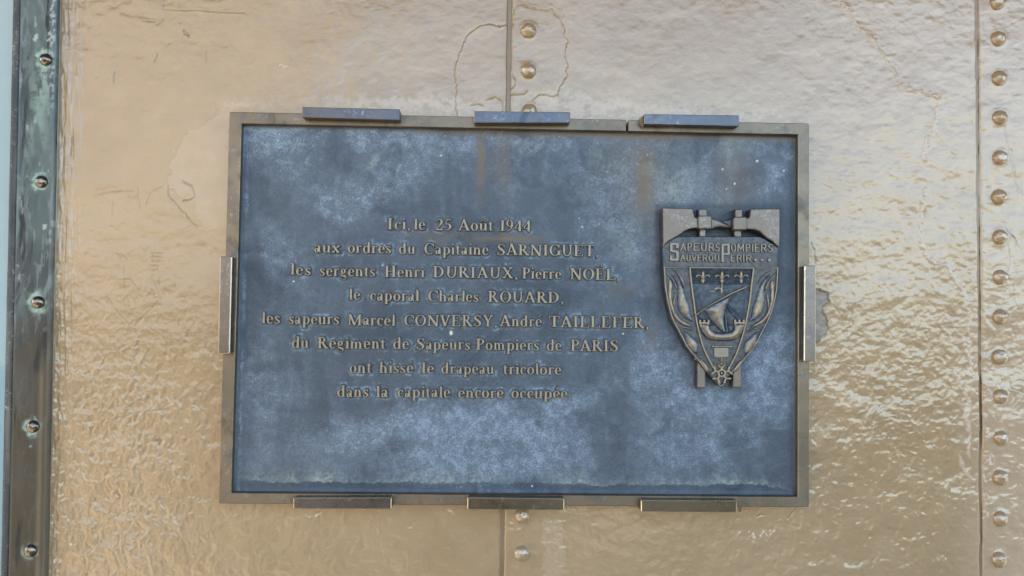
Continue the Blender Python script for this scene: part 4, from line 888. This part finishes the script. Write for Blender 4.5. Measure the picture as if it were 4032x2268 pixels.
for x0, y0, x1, y1 in [(433, 155, 527, 251), (678, 163, 774, 259)]:
    em('axe_socket', lambda X, Y: np.minimum(f_box(X, Y, x0, y0, x1, y1), f_ell(X, Y, (x0+x1)/2, (y0+y1)/2, (x1-x0)*.64, (y1-y0)*.64)), (x0, y0, x1, y1), .0085, 10, EZ-.002, M_AXE, emb, 3, depth=.0105)
# motto letters
def sans(ch, x0, x1, y0, y1, r):
    w, h = x1-x0, y1-y0
    def p(*q): return [(x0+r+(w-2*r)*a, y0+r+(h-2*r)*b, r) for a, b in q]
    S = {'A': [p((0, 1), (.5, 0), (1, 1)), p((.2, .65), (.8, .65))], 'P': [p((0, 1), (0, 0), (.75, 0), (1, .22), (.75, .52), (0, .52))], 'E': [p((1, 0), (0, 0), (0, 1), (1, 1)), p((0, .5), (.8, .5))],
         'U': [p((0, 0), (0, .8), (.3, 1), (.7, 1), (1, .8), (1, 0))], 'R': [p((0, 1), (0, 0), (.75, 0), (1, .22), (.75, .5), (0, .5)), p((.5, .5), (1, 1))], 'S': [p((1, .08), (.7, 0), (.25, .03), (.03, .25), (.35, .47), (.8, .58), (.97, .8), (.6, 1), (0, .95))],
         'O': [p((.3, 0), (.7, 0), (1, .3), (1, .7), (.7, 1), (.3, 1), (0, .7), (0, .3), (.3, 0))], 'M': [p((0, 1), (.05, 0), (.5, .75), (.95, 0), (1, 1))], 'I': [p((.5, 0), (.5, 1))], 'V': [p((0, 0), (.5, 1), (1, 0))],
         'Z': [p((1, .22), (1, 0), (0, 0), (0, .42), (1, .52), (1, 1), (0, 1), (0, .78))], 'Q': [p((0, 1), (0, 0), (1, 0), (1, .56), (.35, .56))], '.': [p((.5, .5), (.51, .5))]}
    P = S[ch]
    return lambda X, Y: mx(*[f_stroke(X, Y, k) for k in P])
ROW = [('Z', 241, 304, 344, 474, 10), ('Q', 598, 658, 350, 484, 9)]
ROW += [(c, a, b, 344+.011*(a-312), 404+.011*(a-312)+2, 5.6) for c, a, b in [('A', 311, 356), ('P', 362, 398), ('E', 404, 448), ('U', 456, 497), ('R', 508, 550), ('S', 553, 590), ('O', 664, 702), ('M', 708, 757), ('P', 766, 802), ('I', 809, 823), ('E', 829, 865), ('R', 872, 914), ('S', 920, 960)]]
ROW += [(c, a, b, 424+.008*(a-312), 477+.008*(a-312), 5.2) for c, a, b in [('A', 311, 352), ('U', 355, 386), ('V', 390, 428), ('E', 431, 462), ('R', 467, 503), ('O', 508, 543), ('U', 549, 584), ('E', 662, 697), ('R', 703, 742), ('I', 747, 760), ('R', 769, 809)]]
ROW += [('.', 822, 850, 450, 480, 12), ('.', 868, 896, 450, 480, 12), ('.', 918, 946, 450, 482, 12.5)]
for c, a, b, y0, y1, r in ROW:
    em('letter', sans(c, a, b, y0, y1, r), (a-2, y0-2, b+2, y1+2), .0030, 3.0, tz, M_MOTTO, emb, 2.2, depth=.0004)
# rims
RL = [(203, 517), (208, 580), (213, 650), (230, 750), (262, 872), (306, 958), (366, 1070), (432, 1152), (500, 1240)]
RR = [(990, 520), (985, 640), (970, 738), (940, 845), (886, 955), (826, 1068), (752, 1160), (700, 1215), (662, 1255)]
em('shield_rim', estroke(*[(x, y, 5.5) for x, y in RL]), (190, 505, 520, 1250), .0026, 5, tz, M_EMBR, emb, 3.2)
em('shield_rim', estroke(*[(x, y, 5.5) for x, y in RR]), (650, 505, 1000, 1265), .0026, 5, tz, M_EMBR, emb, 3.2)
em('shield_rim', estroke((203, 517, 5.5), (270, 517, 5), (345, 518, 4)), (195, 508, 352, 526), .0026, 5, tz+.00005, M_EMBR, emb, 2.4)
em('shield_rim', estroke((838, 523, 4), (920, 522, 5), (992, 521, 6)), (830, 512, 1000, 530), .0026, 5, tz+.00005, M_EMBR, emb, 2.4)
IL = [(380, 519), (392, 640), (408, 760), (420, 850), (442, 962), (480, 1090), (540, 1212)]
IR = [(823, 522), (808, 640), (793, 770), (768, 900), (742, 1003), (706, 1110), (662, 1200)]
em('inner_field', epoly(*(IL[:4]+[(435, 925), (755, 925)]+IR[:4][::-1])), (378, 515, 826, 930), .0008, 1, tz, M_HATV, emb, 6, depth=.0003)
em('inner_chief', epoly((384, 524), (822, 526), (810, 638), (394, 638)), (380, 520, 826, 640), .0013, 2, tz, M_HATH, emb, 6, depth=.0003)
em('inner_rim', estroke(*[(x, y, 7) for x, y in IL]), (368, 508, 556, 1222), .0036, 6, tz, M_EMBR, emb, 3)
em('inner_rim', estroke(*[(x, y, 7) for x, y in IR]), (650, 508, 836, 1212), .0036, 6, tz, M_EMBR, emb, 3)
em('inner_rim', estroke((380, 519, 7), (600, 521, 6.5), (823, 522, 7)), (370, 508, 834, 532), .0037, 6, tz, M_EMBR, emb, 2.6)
def fleur(cx, cy):
    ps = [[(cx, cy-44, 1.5), (cx, cy-30, 8), (cx, cy-14, 11), (cx, cy+10, 5), (cx, cy+18, 4)]]
    for s in (-1, 1): ps.append([(cx+s*5, cy+20, 3), (cx+s*12, cy-2, 4.5), (cx+s*26, cy-11, 7), (cx+s*40, cy-10, 8.5), (cx+s*45, cy+1, 5)])
    ps.append([(cx-12, cy+22, 5.5), (cx+12, cy+22, 5.5)]); ps.append([(cx, cy+30, 11), (cx, cy+38, 9), (cx, cy+47, 2)])
    ps = [smooth_pts(p, 4) for p in ps]
    return lambda X, Y: mx(*[f_stroke(X, Y, p) for p in ps])
for cx, cy in [(470, 584), (602, 585), (735, 584)]:
    em('fleur_de_lis', fleur(cx, cy), (cx-56, cy-48, cx+56, cy+50), .0026, 6, tz+.0011, M_EMBR, emb, 2.2, bulge=.4)
em('mast', lambda X, Y: mx(f_stroke(X, Y, smooth_pts([(602, 628, 6), (602, 655, 4.5), (600, 672, 8), (602, 688, 7), (598, 702, 3)], 4)), f_stroke(X, Y, smooth_pts([(598, 664, 5), (575, 662, 7), (560, 666, 9), (551, 672, 6)], 4)), f_stroke(X, Y, smooth_pts([(555, 684, 4), (535, 686, 6), (507, 690, 3)], 4))), (500, 622, 616, 708), .0022, 4, tz+.0006, M_EMBR, emb, 2.2)
em('mast', estroke((618, 800, 3), (630, 880, 6), (640, 965, 9)), (608, 790, 655, 980), .0014, 4, tz+.0006, M_EMB, emb, 3)
for p in [[(638, 762, 3), (690, 820, 4), (738, 872, 4)], [(632, 775, 3), (665, 830, 4), (705, 880, 4)], [(618, 820, 3), (640, 890, 3.5), (655, 960, 3.5)], [(420, 850, 3), (450, 866, 3), (468, 880, 2.5)]]:
    xs_ = [q[0] for q in p]; ys_ = [q[1] for q in p]
    em('rigging', estroke(*p), (min(xs_)-6, min(ys_)-6, max(xs_)+6, max(ys_)+6), .0013, 3, tz+.0007, M_HATH, emb, 2.4)
SAIL = smooth_pts([(474, 812), (520, 785), (580, 752), (640, 722), (700, 690), (742, 664), (764, 662), (745, 676), (700, 702), (664, 735), (640, 775), (622, 825), (616, 880), (620, 930), (630, 966), (612, 972), (575, 938), (540, 902), (512, 858), (492, 828)], 4, True)
em('sail', epoly(*SAIL), (468, 655, 770, 978), .0022, 16, tz+.0008, M_EMBF, emb, 3.2, bulge=1.6)
em('yard', estroke((418, 850, 6), (480, 806, 5), (560, 757, 6), (640, 714, 7), (700, 684, 7), (765, 657, 7.5)), (408, 646, 776, 860), .0042, 5, tz+.0006, M_EMBR, emb, 2.8)
HULL = smooth_pts([(450, 918), (458, 950), (475, 985), (505, 1014), (555, 1029), (605, 1031), (660, 1030), (702, 1016), (732, 988), (750, 950), (757, 915), (722, 905), (690, 918), (686, 940), (668, 960), (630, 972), (590, 973), (545, 964), (518, 942), (510, 918), (480, 908)], 4, True)
em('hull', epoly(*HULL), (446, 900, 762, 1036), .003, 14, tz+.0008, M_EMBF, emb, 3, bulge=.9)
def tower(x0, x1, y0, y1):
    w = x1-x0
    return lambda X, Y: mx(f_box(X, Y, x0, y0+16, x1, y1-8), f_box(X, Y, x0+6, y1-10, x1-4, y1+12), *[f_box(X, Y, x0+w*a, y0, x0+w*b, y0+20) for a, b in ((0, .22), (.39, .61), (.78, 1))])
em('ship_castle', tower(441, 516, 881, 922), (440, 880, 517, 936), .0036, 5, tz+.0008, M_EMBR, emb, 2.2)
em('ship_castle', tower(683, 760, 879, 922), (682, 878, 761, 936), .0036, 5, tz+.0008, M_EMBR, emb, 2.2)
# flames either side
def mir(pts): return [(1197-x, y+3, r) for x, y, r in pts]
FL = [([(258, 530, 3), (290, 553, 5), (318, 590, 7), (334, 632, 6), (344, 665, 3)], .0026, .2), ([(268, 575, 5), (300, 620, 13), (320, 680, 20), (326, 740, 30), (340, 800, 38), (362, 850, 24), (396, 886, 8)], .0020, .9),
      ([(225, 562, 5), (250, 590, 5), (272, 620, 6), (287, 655, 6), (290, 672, 3)], .0024, .3), ([(282, 700, 4), (276, 735, 7), (270, 765, 7), (272, 795, 4), (282, 820, 3)], .0022, .3),
      ([(244, 612, 10), (246, 650, 14), (243, 700, 13), (246, 750, 13), (258, 800, 12), (280, 852, 13), (320, 895, 14), (365, 918, 11), (392, 926, 4)], .0022, .5),
      ([(303, 944, 4), (335, 937, 6), (372, 942, 6), (405, 958, 4)], .0026, .3), ([(322, 962, 4), (358, 985, 14), (378, 1020, 26), (400, 1058, 37), (418, 1092, 22), (430, 1112, 8)], .0018, 1.0),
      ([(412, 1160, 4), (425, 1148, 5), (445, 1138, 5), (468, 1138, 3)], .0026, .3), ([(448, 1158, 4), (468, 1180, 13), (490, 1212, 15), (512, 1244, 6)], .0018, .7)]
for k, (p, h_, bu) in enumerate(FL):
    for q in (p, mir(p)):
        if q is not p and k in (0,): q = [(915, 582, 3), (890, 0, 0)] and [(858, 632, 3), (872, 600, 5), (905, 568, 6), (950, 540, 4)]
        xs_ = [a[0] for a in q]; ys_ = [a[1] for a in q]; m_ = max(a[2] for a in q)+4
        P = smooth_pts(q, 5)
        em('flame', lambda X, Y: f_stroke(X, Y, P), (min(xs_)-m_, min(ys_)-m_, max(xs_)+m_, max(ys_)+m_), h_, max(5, m_*.5), tz, M_EMBF, emb, 3.0, bulge=bu, depth=.0004)
# ribbon and cross
em('ribbon_bar', estroke((538, 1068, 8), (545, 1069, 5.5), (600, 1068, 5.5), (657, 1069, 5.5), (664, 1068, 8)), (528, 1056, 674, 1080), .0028, 4, tz, M_EMBR, emb, 2.2)
em('ribbon', epoly((549, 1076), (649, 1076), (651, 1140), (640, 1147), (560, 1147), (548, 1138)), (546, 1074, 653, 1150), .0020, 4, tz, M_MOTTO, emb, 3)
em('wreath', lambda X, Y: mx(f_stroke(X, Y, [(600, 1146, 4), (600, 1168, 4)]), f_ring(X, Y, 600, 1184, 24, 17, 7, 6), f_stroke(X, Y, smooth_pts([(574, 1196, 4), (588, 1208, 7), (600, 1214, 9), (612, 1208, 7), (627, 1195, 4)], 4)), f_ell(X, Y, 600, 1187, 9, 8)), (570, 1142, 632, 1226), .0024, 4, tz, M_EMBR, emb, 2.2)
def cross(X, Y):
    f = np.minimum(f_ell(X, Y, 600, 1253, 31, 31), -f_ring(X, Y, 600, 1253, 14, 14, 5, 5))
    for k in range(1, 5):
        a = R(-90+72*k); c, s = math.cos(a), math.sin(a)
        f = mx(f, f_stroke(X, Y, [(600+26*c, 1253+26*s, 9), (600+46*c, 1253+46*s, 7)]))
        for t in (-1, 1):
            b = a+t*.36; f = mx(f, f_stroke(X, Y, [(600+46*c, 1253+46*s, 7), (600+68*math.cos(b), 1253+68*math.sin(b), 9.5)]))
    return mx(f, f_stroke(X, Y, [(600, 1215, 9), (600, 1230, 11)]))
em('cross', cross, (520, 1200, 682, 1335), .0040, 5, tz, M_EMBR, emb, 2.4, depth=.004)
em('shield_tip', estroke((575, 1325, 4), (590, 1337, 5), (603, 1338, 5), (622, 1322, 4)), (568, 1316, 628, 1346), .002, 4, tz, M_EMBR, emb, 2.4, depth=.003)
